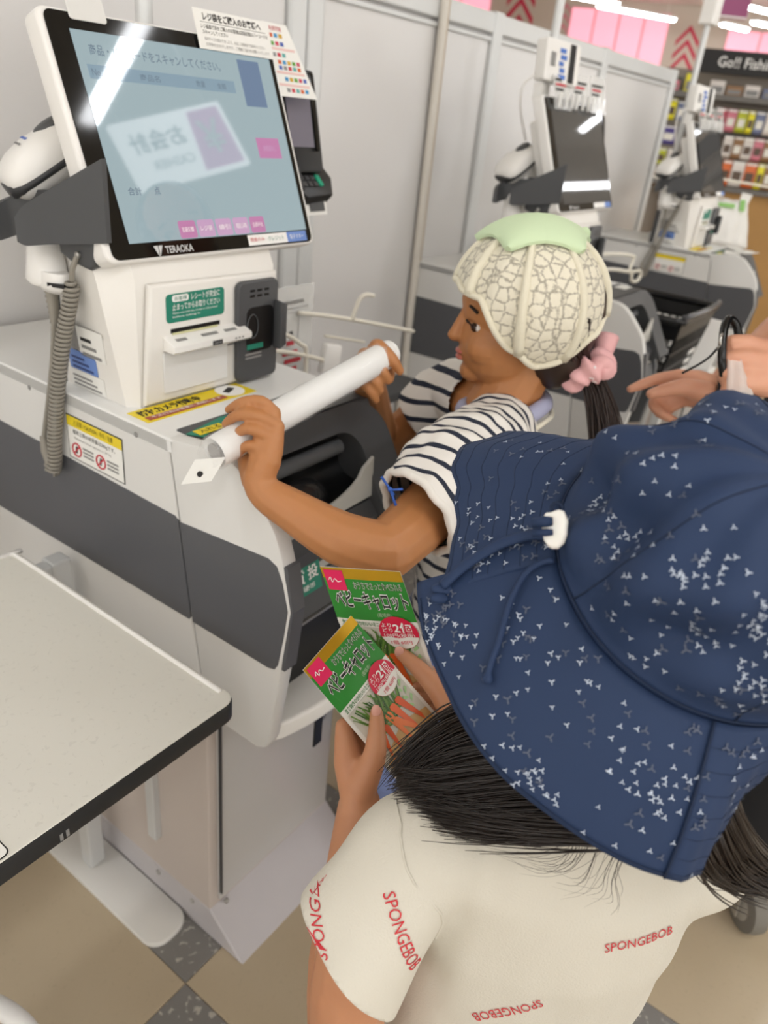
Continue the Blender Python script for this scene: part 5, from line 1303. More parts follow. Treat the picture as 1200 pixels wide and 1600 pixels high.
# hair: scalp cover plus locks to both sides of the neck
sc = MB(); sc.ball(HB - aB * 0.028, 0.086, 0.080, 0.080, xB, yB, 24); sc.build('scalp_hair', m_hair, pB, smooth=1)
GL = [[(0.3699, 0.0952, 0.9183), (0.3805, 0.1026, 0.8894), (0.3759, 0.1428, 0.8599), (0.3648, 0.1692, 0.8380), (0.3499, 0.1839, 0.8086)],
      [(0.3684, 0.0722, 0.9134), (0.3742, 0.0799, 0.8815), (0.3614, 0.1199, 0.8603), (0.3439, 0.1559, 0.8382), (0.3364, 0.1821, 0.8239)],
      [(0.3599, 0.0592, 0.9079), (0.3646, 0.0649, 0.8722), (0.3508, 0.0989, 0.8540), (0.3355, 0.1350, 0.8355), (0.3291, 0.1641, 0.8236)],
      [(0.3517, 0.0404, 0.9075), (0.3532, 0.0445, 0.8758), (0.3421, 0.0739, 0.8613), (0.3305, 0.1093, 0.8435), (0.3263, 0.1434, 0.8298)],
      [(0.3484, 0.0303, 0.9024), (0.3505, 0.0334, 0.8751), (0.3382, 0.0601, 0.8642), (0.3317, 0.0848, 0.8541), (0.3285, 0.1101, 0.8412)]]
lk = MB()
for g in GL[:4]:
    pp = spline([V(q) + V((0.008, 0.006, -0.010)) for q in g], 5); lk.tube(pp, [0.013 * (1 - 0.75 * (i / (len(pp) - 1)) ** 1.5) + 0.002 for i in range(len(pp))], 10)
lk.build('hair_lock', m_hair, pB, smooth=1)
strands('hair', GL, m_hair, pB, 1300, 0.0007, 0.0036, 3)
strands('hair', [GL[3], GL[4]], m_hair, pB, 60, 0.0004, 0.003, 13)
strands('hair', [[(0.390, 0.110, 0.945), (0.375, 0.150, 0.90), (0.372, 0.178, 0.865), (0.362, 0.192, 0.835), (0.350, 0.200, 0.812)], GL[0]], m_hair, pB, 260, 0.0007, 0.0040, 4)
strands('stray_hair', [[(0.353, 0.052, 0.862), (0.345, 0.063, 0.850), (0.339, 0.079, 0.836), (0.338, 0.096, 0.829)], [(0.350, 0.063, 0.856), (0.343, 0.064, 0.838), (0.337, 0.075, 0.826), (0.336, 0.095, 0.817)], [(0.354, 0.033, 0.864), (0.348, 0.034, 0.846), (0.346, 0.030, 0.832), (0.344, 0.036, 0.822)]], m_hair, pB, 34, 0.00016, 0.007, 5)
strands('stray_hair', [[(0.350, 0.10, 0.852), (0.336, 0.138, 0.812), (0.320, 0.172, 0.796), (0.306, 0.184, 0.775)], GL[3][1:]], m_hair, pB, 18, 0.00018, 0.004, 6)
GR = [[(0.385, 0.01, 0.930), (0.375, -0.003, 0.910), (0.388, -0.022, 0.869), (0.407, -0.041, 0.836), (0.437, -0.065, 0.814)],
      [(0.375, 0.012, 0.915), (0.366, -0.003, 0.896), (0.376, -0.019, 0.862), (0.396, -0.036, 0.835), (0.418, -0.056, 0.816)],
      [(0.365, 0.015, 0.905), (0.355, 0.001, 0.883), (0.362, -0.011, 0.860), (0.377, -0.022, 0.840), (0.396, -0.036, 0.823)]]
GR = [[V(q) + V((0, 0, 0.006 * j)) for j, q in enumerate(g[:-1] + [V(g[-2]).lerp(V(g[-1]), 0.75)])] for g in GR]
lk = MB()
for g in GR[:2]:
    pp = spline([V(q) + V((0.008, 0.008, -0.006)) for q in g], 5); lk.tube(pp, [0.013 * (1 - 0.7 * (i / (len(pp) - 1)) ** 1.5) + 0.002 for i in range(len(pp))], 10)
lk.build('hair_lock', m_hair, pB, smooth=1)
strands('hair', GR, m_hair, pB, 460, 0.0007, 0.0036, 8)

# ---------------------------------------------------------------- the two seed packets
m_pkw = mat('packet_white', '#e9e7e0', 0.25, var=0.01, spec=0.6); m_gold = mat('packet_gold', '#d0a62c', 0.22, 0.6, var=0.15, nscale=20); m_pkg = mat('packet_green', '#2f8a34', 0.3, var=0.03)
m_logo2 = mat('packet_pink', '#e0245e', 0.35, var=0); m_pkr = mat('packet_red', '#d51f45', 0.35, var=0)
m_car = [mat('carrot_print_%d' % k, c, 0.3, var=0.10, nscale=60) for k, c in enumerate(('#e2632a', '#d4551f', '#ea7a3a'))]
m_leaf = [mat('leaf_print_%d' % k, c, 0.3, var=0.2, nscale=70) for k, c in enumerate(('#4d7a2e', '#6a9040', '#39602a'))]
m_tan = mat('picture_tan', '#c9a26a', 0.3, var=0.15, nscale=50); m_pic = mat('picture_pale', '#cbc8bc', 0.3, var=0.10, nscale=40)
def seed_packet(BL, BR, TL, TR, label):
    BL, BR, TL, TR = map(V, (BL, BR, TL, TR))
    u = ((BR - BL) + (TR - TL)) / 2; v = ((TL - BL) + (TR - BR)) / 2; c = (BL + BR + TL + TR) / 4
    W, H = u.length, v.length; fr = Fr(c - u / 2 - v / 2, u, v)
    t = thing('seed_packet', c, label, 'seed packet', 'carrot seed packets')
    def P(a, b, z=0.0): return BL * (1 - a) * (1 - b) + BR * a * (1 - b) + TL * (1 - a) * b + TR * a * b + fr.n * (z + 0.0022 * math.sin(math.pi * min(1, max(0, b))) * math.sin(math.pi * min(1, max(0, a))))
    b_ = MB(); na, nb = 8, 14
    for z, fl in ((0.0, 1), (-0.0022, -1)):
        vs = [[b_.bm.verts.new(P(i / na, j / nb, z) if fl > 0 else P(i / na, j / nb, -0.0004 - 0.0044 * math.sin(math.pi * i / na) * math.sin(math.pi * j / nb))) for j in range(nb + 1)] for i in range(na + 1)]
        for i in range(na):
            for j in range(nb): b_.bm.faces.new((vs[i][j], vs[i + 1][j], vs[i + 1][j + 1], vs[i][j + 1]))
    pouch = b_.build('pouch', m_pkw, t, smooth=1)
    pouch.data.shade_smooth()
    def patch(nm, poly, m, z=0.0005, sub=1):
        q = MB(); 
        pts = []
        for (a0, b0), (a1, b1) in zip(poly, poly[1:] + poly[:1]):
            for k in range(sub): pts.append((lerp(a0, a1, k / sub), lerp(b0, b1, k / sub)))
        ca = sum(p[0] for p in pts) / len(pts); cb = sum(p[1] for p in pts) / len(pts)
        rings = [[(lerp(ca, a, f_), lerp(cb, b, f_)) for a, b in pts] for f_ in (0.02, 0.35, 0.7, 1.0)]
        q.hull([[P(a, b, z) for a, b in r] for r in rings], True)
        return q.build(nm, m, t)
    patch('picture', [(0.05, 0.015), (0.95, 0.015), (0.95, 0.57), (0.05, 0.57)], m_pic, 0.0004, 8)
    patch('picture_ground', [(0.05, 0.015), (0.95, 0.015), (0.95, 0.14), (0.55, 0.24), (0.22, 0.19), (0.05, 0.13)], m_tan, 0.0006, 5)
    patch('green_field', [(0, 0.625), (1, 0.625), (1, 0.93), (0, 0.93)], m_pkg, 0.0006, 8)
    patch('gold_band', [(0, 0.925), (1, 0.925), (1, 1.0), (0, 1.0)], m_gold, 0.0008, 8)
    lg = patch('logo_square', [(0.03, 0.84), (0.27, 0.84), (0.27, 0.985), (0.03, 0.985)], m_logo2, 0.0012, 4)
    MB().tube(spline([P(0.07, 0.915, 0.0018), P(0.10, 0.935, 0.0018), P(0.11, 0.900, 0.0018), P(0.15, 0.925, 0.0018), P(0.18, 0.905, 0.0018), P(0.23, 0.912, 0.0018)], 4), 0.0004, 5).build('logo_script', m_inkw, t)
    patch('white_strip', [(0, 0.575), (1, 0.575), (1, 0.625), (0, 0.625)], m_pkw, 0.0007, 6)
    def tx(s_, a0, b0, a1, b1, m, bold, z): return text(s_, fr, a0, b0, a1, b1, m, t, bold=bold, warp=lambda a, b: P(a, b, z), near=1)
    tx('おうちでさっと食べられる', 0.36, 0.855, 0.95, 0.91, m_inkw, 0.03, 0.0010); tx('おうちでさっと食べられる', 0.36, 0.855, 0.95, 0.91, mat('title_grey', '#5a5a4e', 0.5, var=0), 0.0, 0.0014)
    tx('ベビーキャロット', 0.08, 0.715, 0.97, 0.84, m_inkw, 0.06, 0.0012); tx('ベビーキャロット', 0.08, 0.715, 0.97, 0.84, m_ink, 0.015, 0.0016)
    tx('生食向きのかわいいミニ人参', 0.06, 0.583, 0.62, 0.617, mat('strip_green', '#2f7a3c', 0.5, var=0), 0.02, 0.0012)
    tx('(栽培用)', 0.55, 0.655, 0.72, 0.69, mat('small_pale', '#b9cfae', 0.5, var=0), 0.0, 0.0012)
    # tops and carrots of the picture
    rg_ = random.Random(5)
    for k in range(54):
        a0 = rg_.uniform(0.26, 0.72); a1 = a0 + rg_.uniform(-0.30, 0.22); b0 = 0.30 + rg_.uniform(-0.02, 0.05); b1 = rg_.uniform(0.46, 0.565); w = 0.014
        MB().poly([P(a0 - w, b0, 0.0008 + k * 1e-5), P(a0 + w, b0, 0.0008 + k * 1e-5), P(max(0.06, min(0.94, a1 + w * 0.6)), b1, 0.0008 + k * 1e-5), P(max(0.06, min(0.94, a1 - w * 0.6)), b1, 0.0008 + k * 1e-5)]).id_data if False else None
        q = MB(); q.poly([P(a0 - w, b0, 0.0008 + k * 1e-5), P(a0 + w, b0, 0.0008 + k * 1e-5), P(max(0.06, min(0.94, a1 + w * 0.6)), b1, 0.0008 + k * 1e-5), P(max(0.06, min(0.94, a1 - w * 0.6)), b1, 0.0008 + k * 1e-5)]); q.build('leaf_print', m_leaf[k % 3], t)
    for k, (a, b, an, ln, w) in enumerate(((0.24, 0.30, -0.10, 0.23, 0.048), (0.34, 0.33, -0.02, 0.27, 0.05), (0.46, 0.35, 0.06, 0.30, 0.052), (0.58, 0.36, 0.10, 0.29, 0.052), (0.70, 0.36, 0.13, 0.27, 0.052), (0.50, 0.28, 0.18, 0.20, 0.05))):
        pl = [(a - w, b), (a - w * 0.6, b + 0.018), (a + w * 0.6, b + 0.018), (a + w, b), (a + an + w * 0.25, b - ln * 0.8), (a + an, b - ln)]
        pl = [(min(0.94, max(0.06, x)), max(0.02, y)) for x, y in pl]
        patch('carrot_print', pl, m_car[k % 3], 0.0011 + k * 6e-5, 2)
    for k in range(6):
        a0, b0 = 0.84 + 0.012 * (k % 2), 0.22 + k * 0.035
        q = MB(); q.poly([P(a0, b0, 0.0010), P(a0 + 0.07 * (1 if k % 2 else -1), b0 + 0.03, 0.0010), P(a0 + 0.05 * (1 if k % 2 else -1), b0 + 0.055, 0.0010), P(a0, b0 + 0.022, 0.0010)]); q.build('leaf_print', mat('leaf_print_pale', '#9cc58a', 0.3, var=0.1), t)
    cc, rb = (0.745, 0.545), 0.235
    ci = lambda t0, t1, n, r: [(cc[0] + r * math.cos(math.radians(lerp(t0, t1, i / n))), cc[1] + r * W / H * math.sin(math.radians(lerp(t0, t1, i / n)))) for i in range(n + 1)]
    patch('price_disc', ci(0, 345, 22, rb), m_pkr, 0.0018)
    patch('price_disc_lower', ci(195, 345, 12, rb * 0.98), m_pkw, 0.0021)
    tx('2個', 0.70, 0.548, 0.93, 0.625, m_inkw, 0.02, 0.0024); tx('より', 0.56, 0.590, 0.68, 0.622, m_inkw, 0.005, 0.0024); tx('どり', 0.56, 0.552, 0.68, 0.584, m_inkw, 0.005, 0.0024)
    tx('100円(税抜)', 0.56, 0.508, 0.93, 0.543, m_inkw, 0.005, 0.0024); tx('1個 60円', 0.62, 0.460, 0.87, 0.492, m_pkr, 0.0, 0.0026)
    tx('説明書つき', 0.24, 0.035, 0.62, 0.075, m_inkw, 0.05, 0.0014)
    MB().tube([P(0.0, 0.004, 0.0004), P(0.5, 0.004, 0.0004), P(1.0, 0.004, 0.0004)], 0.0008, 6).build('green_edge', m_pkg, t)
    return t
seed_packet((0.4403, 0.2426, 0.6940), (0.5080, 0.2457, 0.7245), (0.4012, 0.3316, 0.7993), (0.4664, 0.3321, 0.8232), 'carrot seed packet held nearer, in front, thumb over its carrots')
seed_packet((0.5013, 0.3315, 0.7051), (0.5315, 0.2555, 0.7247), (0.4786, 0.3819, 0.8491), (0.5046, 0.3085, 0.8651), 'carrot seed packet held behind the other one, upper and more upright')

# ---------------------------------------------------------------- film roll with header card, in the hand of the far child
r0_, r1_ = V((0.4864, 0.5350, 0.9134)), V((0.7661, 0.5226, 0.9707)); rd = (r1_ - r0_).normalized()
rr = thing('wrapped_roll', (r0_ + r1_) / 2, 'white roll in clear wrapping with punched header card, gripped over the counter', 'roll')
MB().lathe(r0_, rd, [(0.010, 0.006), (0.0165, 0.0), (0.0172, 0.01), (0.0172, (r1_ - r0_).length - 0.01), (0.016, (r1_ - r0_).length), (0.010, (r1_ - r0_).length)], 24).build('roll', mat('roll_white', '#ececea', 0.35, var=0.01), rr, smooth=40)
MB().lathe(r0_ - rd * 0.0005, rd, [(0.0098, 0.0), (0.0098, 0.002)], 18).build('roll_core', mat('core_grey', '#8d8a86', 0.6), rr)
w_ = MB(); x_ = rd.orthogonal().normalized(); y_ = rd.cross(x_); rings = []
for i in range(25):
    d = -0.012 + (r1_ - r0_).length * 1.02 * i / 24; k = 0.0186 if i else 0.012
    rings.append([r0_ + rd * d + (x_ * math.cos(a) + y_ * math.sin(a)) * (k + 0.0008 * math.sin(7 * a + i * 2.1) + 0.0006 * noise.noise(V((a, i * 0.8, 0)))) for a in [2 * math.pi * j / 26 for j in range(26)]])
w_.hull(rings, False).build('wrapping', mat('wrap_film', '#ffffff', 0.06, alpha=0.16, var=0, spec=0.9), rr, smooth=1)
kf = Fr((0.472, 0.571, 0.869), V((0.020, -0.024, 0.006)), V((0.018, -0.003, 0.024)))
MB().prism([V((0.4574, 0.5529, 0.8801)), V((0.4686, 0.5206, 0.8919)), V((0.4874, 0.5193, 0.9135)), V((0.4761, 0.5525, 0.9026))], kf.n * 0.0008).build('header_card', m_paper, rr)
MB().lathe(V((0.4691, 0.5370, 0.8937)) + kf.n * 0.0014, kf.n, [(0.0032, 0), (0.0032, 0.0003)], 16).build('punched_hole', m_ink, rr)

# ---------------------------------------------------------------- far child in the crocheted cap
pA = thing('person', (0.92, 0.41, 0), 'child in cream crocheted cap and navy striped shirt, reaching over the counter with a roll', 'person')
HA = V((0.916, 0.424, 1.016)); fA = V((-0.60, 0.80, -0.06)).normalized(); upA = V((0.06, -0.05, 1)).normalized()
b = MB()
PA, f2, r2, u2 = head_volume(b, HA, fA, upA, 0.98, False)
nA = V((0.900, 0.430, 0.885))
limb(b, [HA + V((0.008, -0.012, -0.06)), nA], [0.042, 0.046])
pelA = V((0.93, 0.43, 0.50)); lA = V((-0.84, -0.54, 0)).normalized(); fA2 = V((-0.54, 0.84, 0)).normalized()
def spineA(z): return pelA + V((nA.x - pelA.x, nA.y - pelA.y, 0)) * max(0, z / 0.40) + V((0, 0, z))
torso(b, [spineA(z) for z in (-0.05, 0, 0.12, 0.24, 0.32, 0.355, 0.385)], lA, fA2, [0.095, 0.104, 0.098, 0.110, 0.110, 0.09, 0.045], [0.075, 0.082, 0.078, 0.078, 0.066, 0.052, 0.038])
SA, EA, WA = V((0.765, 0.385, 0.862)), V((0.5653, 0.3664, 0.8349)), V((0.5107, 0.4960, 0.8898))
limb(b, [V((0.85, 0.41, 0.87)), SA, SA.lerp(EA, 0.55) + V((0, 0, -0.004)), EA], [0.046, 0.041, 0.036, 0.031])
limb(b, [EA, V((0.5419, 0.4097, 0.8430)), V((0.5229, 0.4577, 0.8629)), V((0.5108, 0.4857, 0.8773)), WA], [0.031, 0.0285, 0.0225, 0.0185, 0.0165])
fingers(b, WA, [(0.5411, 0.5058, 0.9518), (0.5359, 0.4950, 0.9410), (0.5280, 0.4906, 0.9283), (0.5206, 0.4928, 0.9147)],
    [[(0.5411, 0.5058, 0.9518), (0.5331, 0.5165, 0.9630), (0.5244, 0.5351, 0.9582), (0.5238, 0.5542, 0.9449)], [(0.5359, 0.4950, 0.9410), (0.5212, 0.5116, 0.9522), (0.5143, 0.5320, 0.9476), (0.5148, 0.5494, 0.9322)], [(0.5280, 0.4906, 0.9283), (0.5156, 0.5058, 0.9395), (0.5118, 0.5219, 0.9353), (0.5115, 0.5364, 0.9200)], [(0.5206, 0.4928, 0.9147), (0.5129, 0.5027, 0.9236), (0.5090, 0.5142, 0.9209), (0.5088, 0.5241, 0.9075)]],
    [(0.5143, 0.5032, 0.8860), (0.5273, 0.5278, 0.8977), (0.5448, 0.5437, 0.9075), (0.5593, 0.5468, 0.9206)], 0.0148, 0.0062, [0.016, 0.012, 0.0095, 0.0075])
SR, ER2, WR2 = V((0.985, 0.545, 0.865)), V((0.950, 0.650, 0.74)), V((0.8211, 0.5916, 0.9097))
limb(b, [V((0.93, 0.46, 0.87)), SR, SR.lerp(ER2, 0.5), ER2], [0.046, 0.040, 0.036, 0.031]); limb(b, [ER2, ER2.lerp(WR2, 0.4), WR2], [0.031, 0.030, 0.021])
KR = [(0.7711, 0.5516, 0.9667), (0.7581, 0.5586, 0.9557), (0.7511, 0.5636, 0.9427), (0.7481, 0.5666, 0.9297)]
fingers(b, WR2, KR, [[k, (k[0] - 0.020, k[1] - 0.020, k[2] + 0.014), (k[0] - 0.024, k[1] - 0.045, k[2] + 0.004), (k[0] - 0.014, k[1] - 0.052, k[2] - 0.012)] for k in KR],
    [(0.8111, 0.5716, 0.9297), (0.7881, 0.5476, 0.9447), (0.7711, 0.5266, 0.9467), (0.7511, 0.5116, 0.9427)], 0.0165, 0.0076, [0.016, 0.012, 0.0095, 0.0075])
for s in (-1, 1):
    h = pelA - lA * s * 0.055 + V((0, 0, -0.02)); an = V((h.x, h.y, 0.055)); k = h.lerp(an, 0.48) + fA2 * 0.012
    limb(b, [h, k, k.lerp(an, 0.4) - fA2 * 0.008, an], [0.064, 0.044, 0.040, 0.027])
blend(b, 'body', skin_a, pA, 0.0023, 2)
face_parts(PA, f2, r2, u2, pA, 0.98)

def stripe_mat(name, d, period, duty, off):
    m = D.materials.new(name); m.use_nodes = True; nt = m.node_tree; bs_ = nt.nodes['Principled BSDF']; bs_.inputs['Roughness'].default_value = 0.85
    tc = nt.nodes.new('ShaderNodeTexCoord'); dp = nt.nodes.new('ShaderNodeVectorMath'); dp.operation = 'DOT_PRODUCT'; dp.inputs[1].default_value = V(d).normalized()
    nz = nt.nodes.new('ShaderNodeTexNoise'); nz.inputs['Scale'].default_value = 14
    ma = nt.nodes.new('ShaderNodeMath'); ma.operation = 'MULTIPLY_ADD'; ma.inputs[1].default_value = 0.010; nt.links.new(tc.outputs['Object'], nz.inputs['Vector'])
    nt.links.new(tc.outputs['Object'], dp.inputs[0]); nt.links.new(nz.outputs['Fac'], ma.inputs[0]); nt.links.new(dp.outputs['Value'], ma.inputs[2])
    a1 = nt.nodes.new('ShaderNodeMath'); a1.operation = 'ADD'; a1.inputs[1].default_value = off + 10 * period; nt.links.new(ma.outputs[0], a1.inputs[0])
    mo = nt.nodes.new('ShaderNodeMath'); mo.operation = 'MODULO'; mo.inputs[1].default_value = period; nt.links.new(a1.outputs[0], mo.inputs[0])
    lt = nt.nodes.new('ShaderNodeMath'); lt.operation = 'LESS_THAN'; lt.inputs[1].default_value = period * duty; nt.links.new(mo.outputs[0], lt.inputs[0])
    mx = nt.nodes.new('ShaderNodeMix'); mx.data_type = 'RGBA'; mx.inputs[6].default_value = lin('#e6e2dc'); mx.inputs[7].default_value = lin('#1f2638')
    nt.links.new(lt.outputs[0], mx.inputs[0]); nt.links.new(mx.outputs[2], bs_.inputs['Base Color'])
    return m
m_st1 = stripe_mat('striped_cotton', (0.15, 0.1, 1), 0.026, 0.30, 0.0)
sdir = (V((0.622, 0.374, 0.858)) - V((0.735, 0.384, 0.862))).normalized()
m_st2 = stripe_mat('striped_sleeve', sdir, 0.022, 0.30, 0.0)
m_cuff = mat('cuff_white', '#e8e4dd', 0.85, var=0.02)
b = MB()
torso(b, [spineA(z) for z in (-0.03, 0.0, 0.12, 0.24, 0.32, 0.358, 0.39, 0.405)], lA, fA2, [0.118, 0.118, 0.110, 0.122, 0.124, 0.100, 0.062, 0.05], [0.095, 0.094, 0.090, 0.090, 0.078, 0.064, 0.050, 0.046])
limb(b, [V((0.93, 0.46, 0.872)), SR, SR.lerp(ER2, 0.5)], [0.054, 0.052, 0.054], 16)
def trimA(bm):
    cut(bm, spineA(-0.02), V((0, 0, -1))); cut(bm, nA + V((0, 0, -0.002)), V((-0.1, 0.2, 1)), lambda v: (v - nA).length < 0.075)
    cut(bm, SR.lerp(ER2, 0.42), (ER2 - SR).normalized(), lambda v: (v - SR.lerp(ER2, 0.5)).length < 0.075)
sA = blend(b, 'shirt', m_st1, pA, 0.0045, 8, 0.6, trimA, wrinkle(0.0035, 22, 5.0)); thicken(sA, 0.0016)
b = MB()
limb(b, [V((0.86, 0.405, 0.870)), V((0.775, 0.386, 0.872)), V((0.705, 0.380, 0.866)), V((0.640, 0.376, 0.855)), V((0.60, 0.374, 0.848))], [0.056, 0.062, 0.064, 0.055, 0.050], 22)
hemA = V((0.632, 0.374, 0.853)); hnA = V((-0.93, 0.16, -0.33)).normalized()
slv = blend(b, 'sleeve', m_st2, pA, 0.0036, 6, 0.6, lambda bm: cut(bm, hemA, hnA), wrinkle(0.0048, 30, 9.0)); thicken(slv, 0.0016)
def ring_on(c, n, r1_, r2_, u, k=40, amp=0.0016, fq=11):
    u = V(u); u = (u - u.dot(n) * n).normalized(); v = n.cross(u)
    return [V(c) + u * (r1_ + amp * math.sin(fq * 2 * math.pi * j / k)) * math.cos(2 * math.pi * j / k) + v * (r2_ + amp * math.sin(fq * 2 * math.pi * j / k)) * math.sin(2 * math.pi * j / k) + n * 0.0012 * math.sin(7 * 2 * math.pi * j / k) for j in range(k)]
MB().tube(ring_on(hemA - V((0, 0, 0.0)), hnA, 0.052, 0.0515, (0, 0, 1)), 0.0046, 8, closed=True).build('sleeve_cuff', m_cuff, slv, smooth=1)
m_bow = mat('bow_blue', '#2a55a8', 0.5, var=0.02)
bp_ = V((0.588, 0.384, 0.893))
bwv = MB()
R_, Dn = V((0.59, -0.80, 0.10)), V((-0.33, -0.35, -0.88))
for a_, b_ in (((-0.009, -0.013), (0.004, 0.006)), ((0.013, 0.0), (-0.002, 0.001)), ((0.0, 0.0), (0.006, 0.017))):
    p0, p1 = bp_ + R_ * a_[0] + Dn * a_[1], bp_ + R_ * b_[0] + Dn * b_[1]
    bwv.tube([p0, p0.lerp(p1, 0.5) - fw_ * 0.001, p1], [0.0016, 0.0013, 0.0016], 6)
bwv.ball(bp_ - fw_ * 0.001, 0.0026, seg=10)
bwv.build('bow', m_bow, slv, smooth=1)
# collar, skirt, shoes
MB().tube(ring_on(nA + V((0.004, -0.008, 0.012)), V((-0.1, 0.2, 1)).normalized(), 0.060, 0.054, (1, 0, 0), amp=0.0), 0.011, 10, closed=True).build('collar', mat('lavender_cloth', '#a9abc6', 0.8, var=0.04), pA, smooth=1)
MB().tube(ring_on(nA + V((0.004, -0.008, -0.004)), V((-0.1, 0.2, 1)).normalized(), 0.073, 0.066, (1, 0, 0), amp=0.0), 0.0035, 8, closed=True).build('neck_binding', mat('cream_binding', '#ded9c6', 0.8), pA, smooth=1)
b = MB(); rings = []
for i in range(9):
    t = i / 8; z = 0.545 - 0.30 * t
    rings.append([V((pelA.x, pelA.y, z)) + lA * math.cos(a) * (0.118 + 0.065 * t) * (1 + 0.05 * t * math.sin(9 * a)) + fA2 * math.sin(a) * (0.096 + 0.065 * t) * (1 + 0.05 * t * math.sin(9 * a + 1)) for a in [2 * math.pi * j / 54 for j in range(54)]])
skirt = b.hull(rings, False).build('skirt', mat('pale_denim', '#7f8fbf', 0.8, var=0.06, nscale=40), pA, smooth=1); thicken(skirt, 0.0018)
for s in (-1, 1):
    h = pelA - lA * s * 0.055; b = MB(); shoe(b, h, fA2, 0.155); blend(b, 'shoe', mat('shoe_pink', '#cf8f9c', 0.6), pA, 0.004)

# crocheted cap with a mint leaf top
m_cro = D.materials.new('crochet_cream'); m_cro.use_nodes = True; nt = m_cro.node_tree; bs_ = nt.nodes['Principled BSDF']; bs_.inputs['Roughness'].default_value = 0.9
tc = nt.nodes.new('ShaderNodeTexCoord'); vo = nt.nodes.new('ShaderNodeTexVoronoi'); vo.feature = 'DISTANCE_TO_EDGE'; vo.inputs['Scale'].default_value = 70; vo.inputs['Randomness'].default_value = 0.45
nz = nt.nodes.new('ShaderNodeTexNoise'); nz.inputs['Scale'].default_value = 260; nz.inputs['Detail'].default_value = 2
nt.links.new(tc.outputs['Object'], vo.inputs['Vector']); nt.links.new(tc.outputs['Object'], nz.inputs['Vector'])
ad_ = nt.nodes.new('ShaderNodeMath'); ad_.operation = 'MULTIPLY_ADD'; ad_.inputs[1].default_value = 0.32; ad_.inputs[2].default_value = -0.16; nt.links.new(nz.outputs['Fac'], ad_.inputs[0])
sm = nt.nodes.new('ShaderNodeMath'); sm.operation = 'ADD'; nt.links.new(vo.outputs['Distance'], sm.inputs[0]); nt.links.new(ad_.outputs[0], sm.inputs[1])
rp = nt.nodes.new('ShaderNodeValToRGB'); rp.color_ramp.elements[0].position = 0.0; rp.color_ramp.elements[0].color = lin('#aba596'); rp.color_ramp.elements[1].position = 0.12; rp.color_ramp.elements[1].color = lin('#e6e0cd')
nt.links.new(sm.outputs[0], rp.inputs[0]); nt.links.new(rp.outputs[0], bs_.inputs['Base Color'])
bp2 = nt.nodes.new('ShaderNodeBump'); bp2.inputs['Strength'].default_value = 0.7; bp2.inputs['Distance'].default_value = 0.002; nt.links.new(sm.outputs[0], bp2.inputs['Height']); nt.links.new(bp2.outputs[0], bs_.inputs['Normal'])
m_knit = mat('knit_cream', '#e4dec9', 0.9, var=0.05, nscale=200, bump=0.5)
LOW = [(0, 14), (40, 8), (70, -30), (95, -48), (122, -38), (140, -18), (156, -8), (180, -5), (204, -8), (220, -18), (238, -38), (265, -48), (290, -30), (320, 8), (360, 14)]
def cap_pt(d, t, lift=0.0):
    lo = math.radians(tab(LOW, d)); e = lerp(lo, math.pi / 2, t); a = math.radians(d)
    hd = f2 * math.cos(a) + r2 * math.sin(a)
    R_c = 0.099 + 0.0016 * math.sin(12 * a) * math.cos(e) + lift
    return HA + u2 * 0.022 - f2 * 0.006 + hd * (R_c * 0.98 * max(0.0, math.cos(e))) + u2 * (R_c * 0.93 * math.sin(e))
cap = sheet(lambda d, t: cap_pt(d, t), 0, 360, 0, 1, 96, 40).build('crocheted_cap', m_cro, pA, smooth=1); thicken(cap, 0.003)
MB().tube([cap_pt(d * 3, 0.0, 0.001) for d in range(120)], 0.0042, 8, closed=True).build('cap_border', m_knit, cap, smooth=1)
rb_ = MB()
for d in range(15, 360, 45): rb_.tube([cap_pt(d, i / 14 * 0.9, 0.0004) for i in range(15)], [0.0072 * (1 - 0.55 * i / 14) for i in range(15)], 8)
rb_.build('knit_rib', m_knit, cap, smooth=1)
m_mint = mat('mint_cloth', '#cfe3bd', 0.8, var=0.03, nscale=20)
lf = MB()
for k in range(5):
    d = 18 + k * 72
    rows_ = []
    for j in range(13):
        s = j / 12; w = (0.034 + 0.016 * math.sin(math.pi * min(1, s * 1.2))) * (1 - s ** 3.0) + 0.004
        e = math.pi / 2 - s * 0.80
        hd = lambda a: f2 * math.cos(a) + r2 * math.sin(a)
        a = math.radians(d); cpos = HA + u2 * 0.022 - f2 * 0.006 + hd(a) * (0.105 * math.cos(e)) + u2 * (0.101 * math.sin(e))
        sd = hd(a + math.pi / 2); nr = (cpos - HA).normalized()
        rows_.append([cpos + sd * w * x - nr * (0.55 * w * w * x * x / 0.1) + nr * (0.0045 * (1 - x * x)) for x in (-1, -0.7, -0.35, 0, 0.35, 0.7, 1)] + [cpos + sd * w * x - nr * (0.55 * w * w * x * x / 0.1 + 0.004) for x in (1, 0.35, -0.35, -1)])
    lf.hull(rows_)
lf.build('leaf_top', m_mint, cap, smooth=50)
MB().ball(cap_pt(162, 0.60, 0.010), 0.011, 0.008, 0.008, V((0.3, 0.2, -0.6)), fA, 12).build('leaf_tip', m_mint, cap, smooth=1)

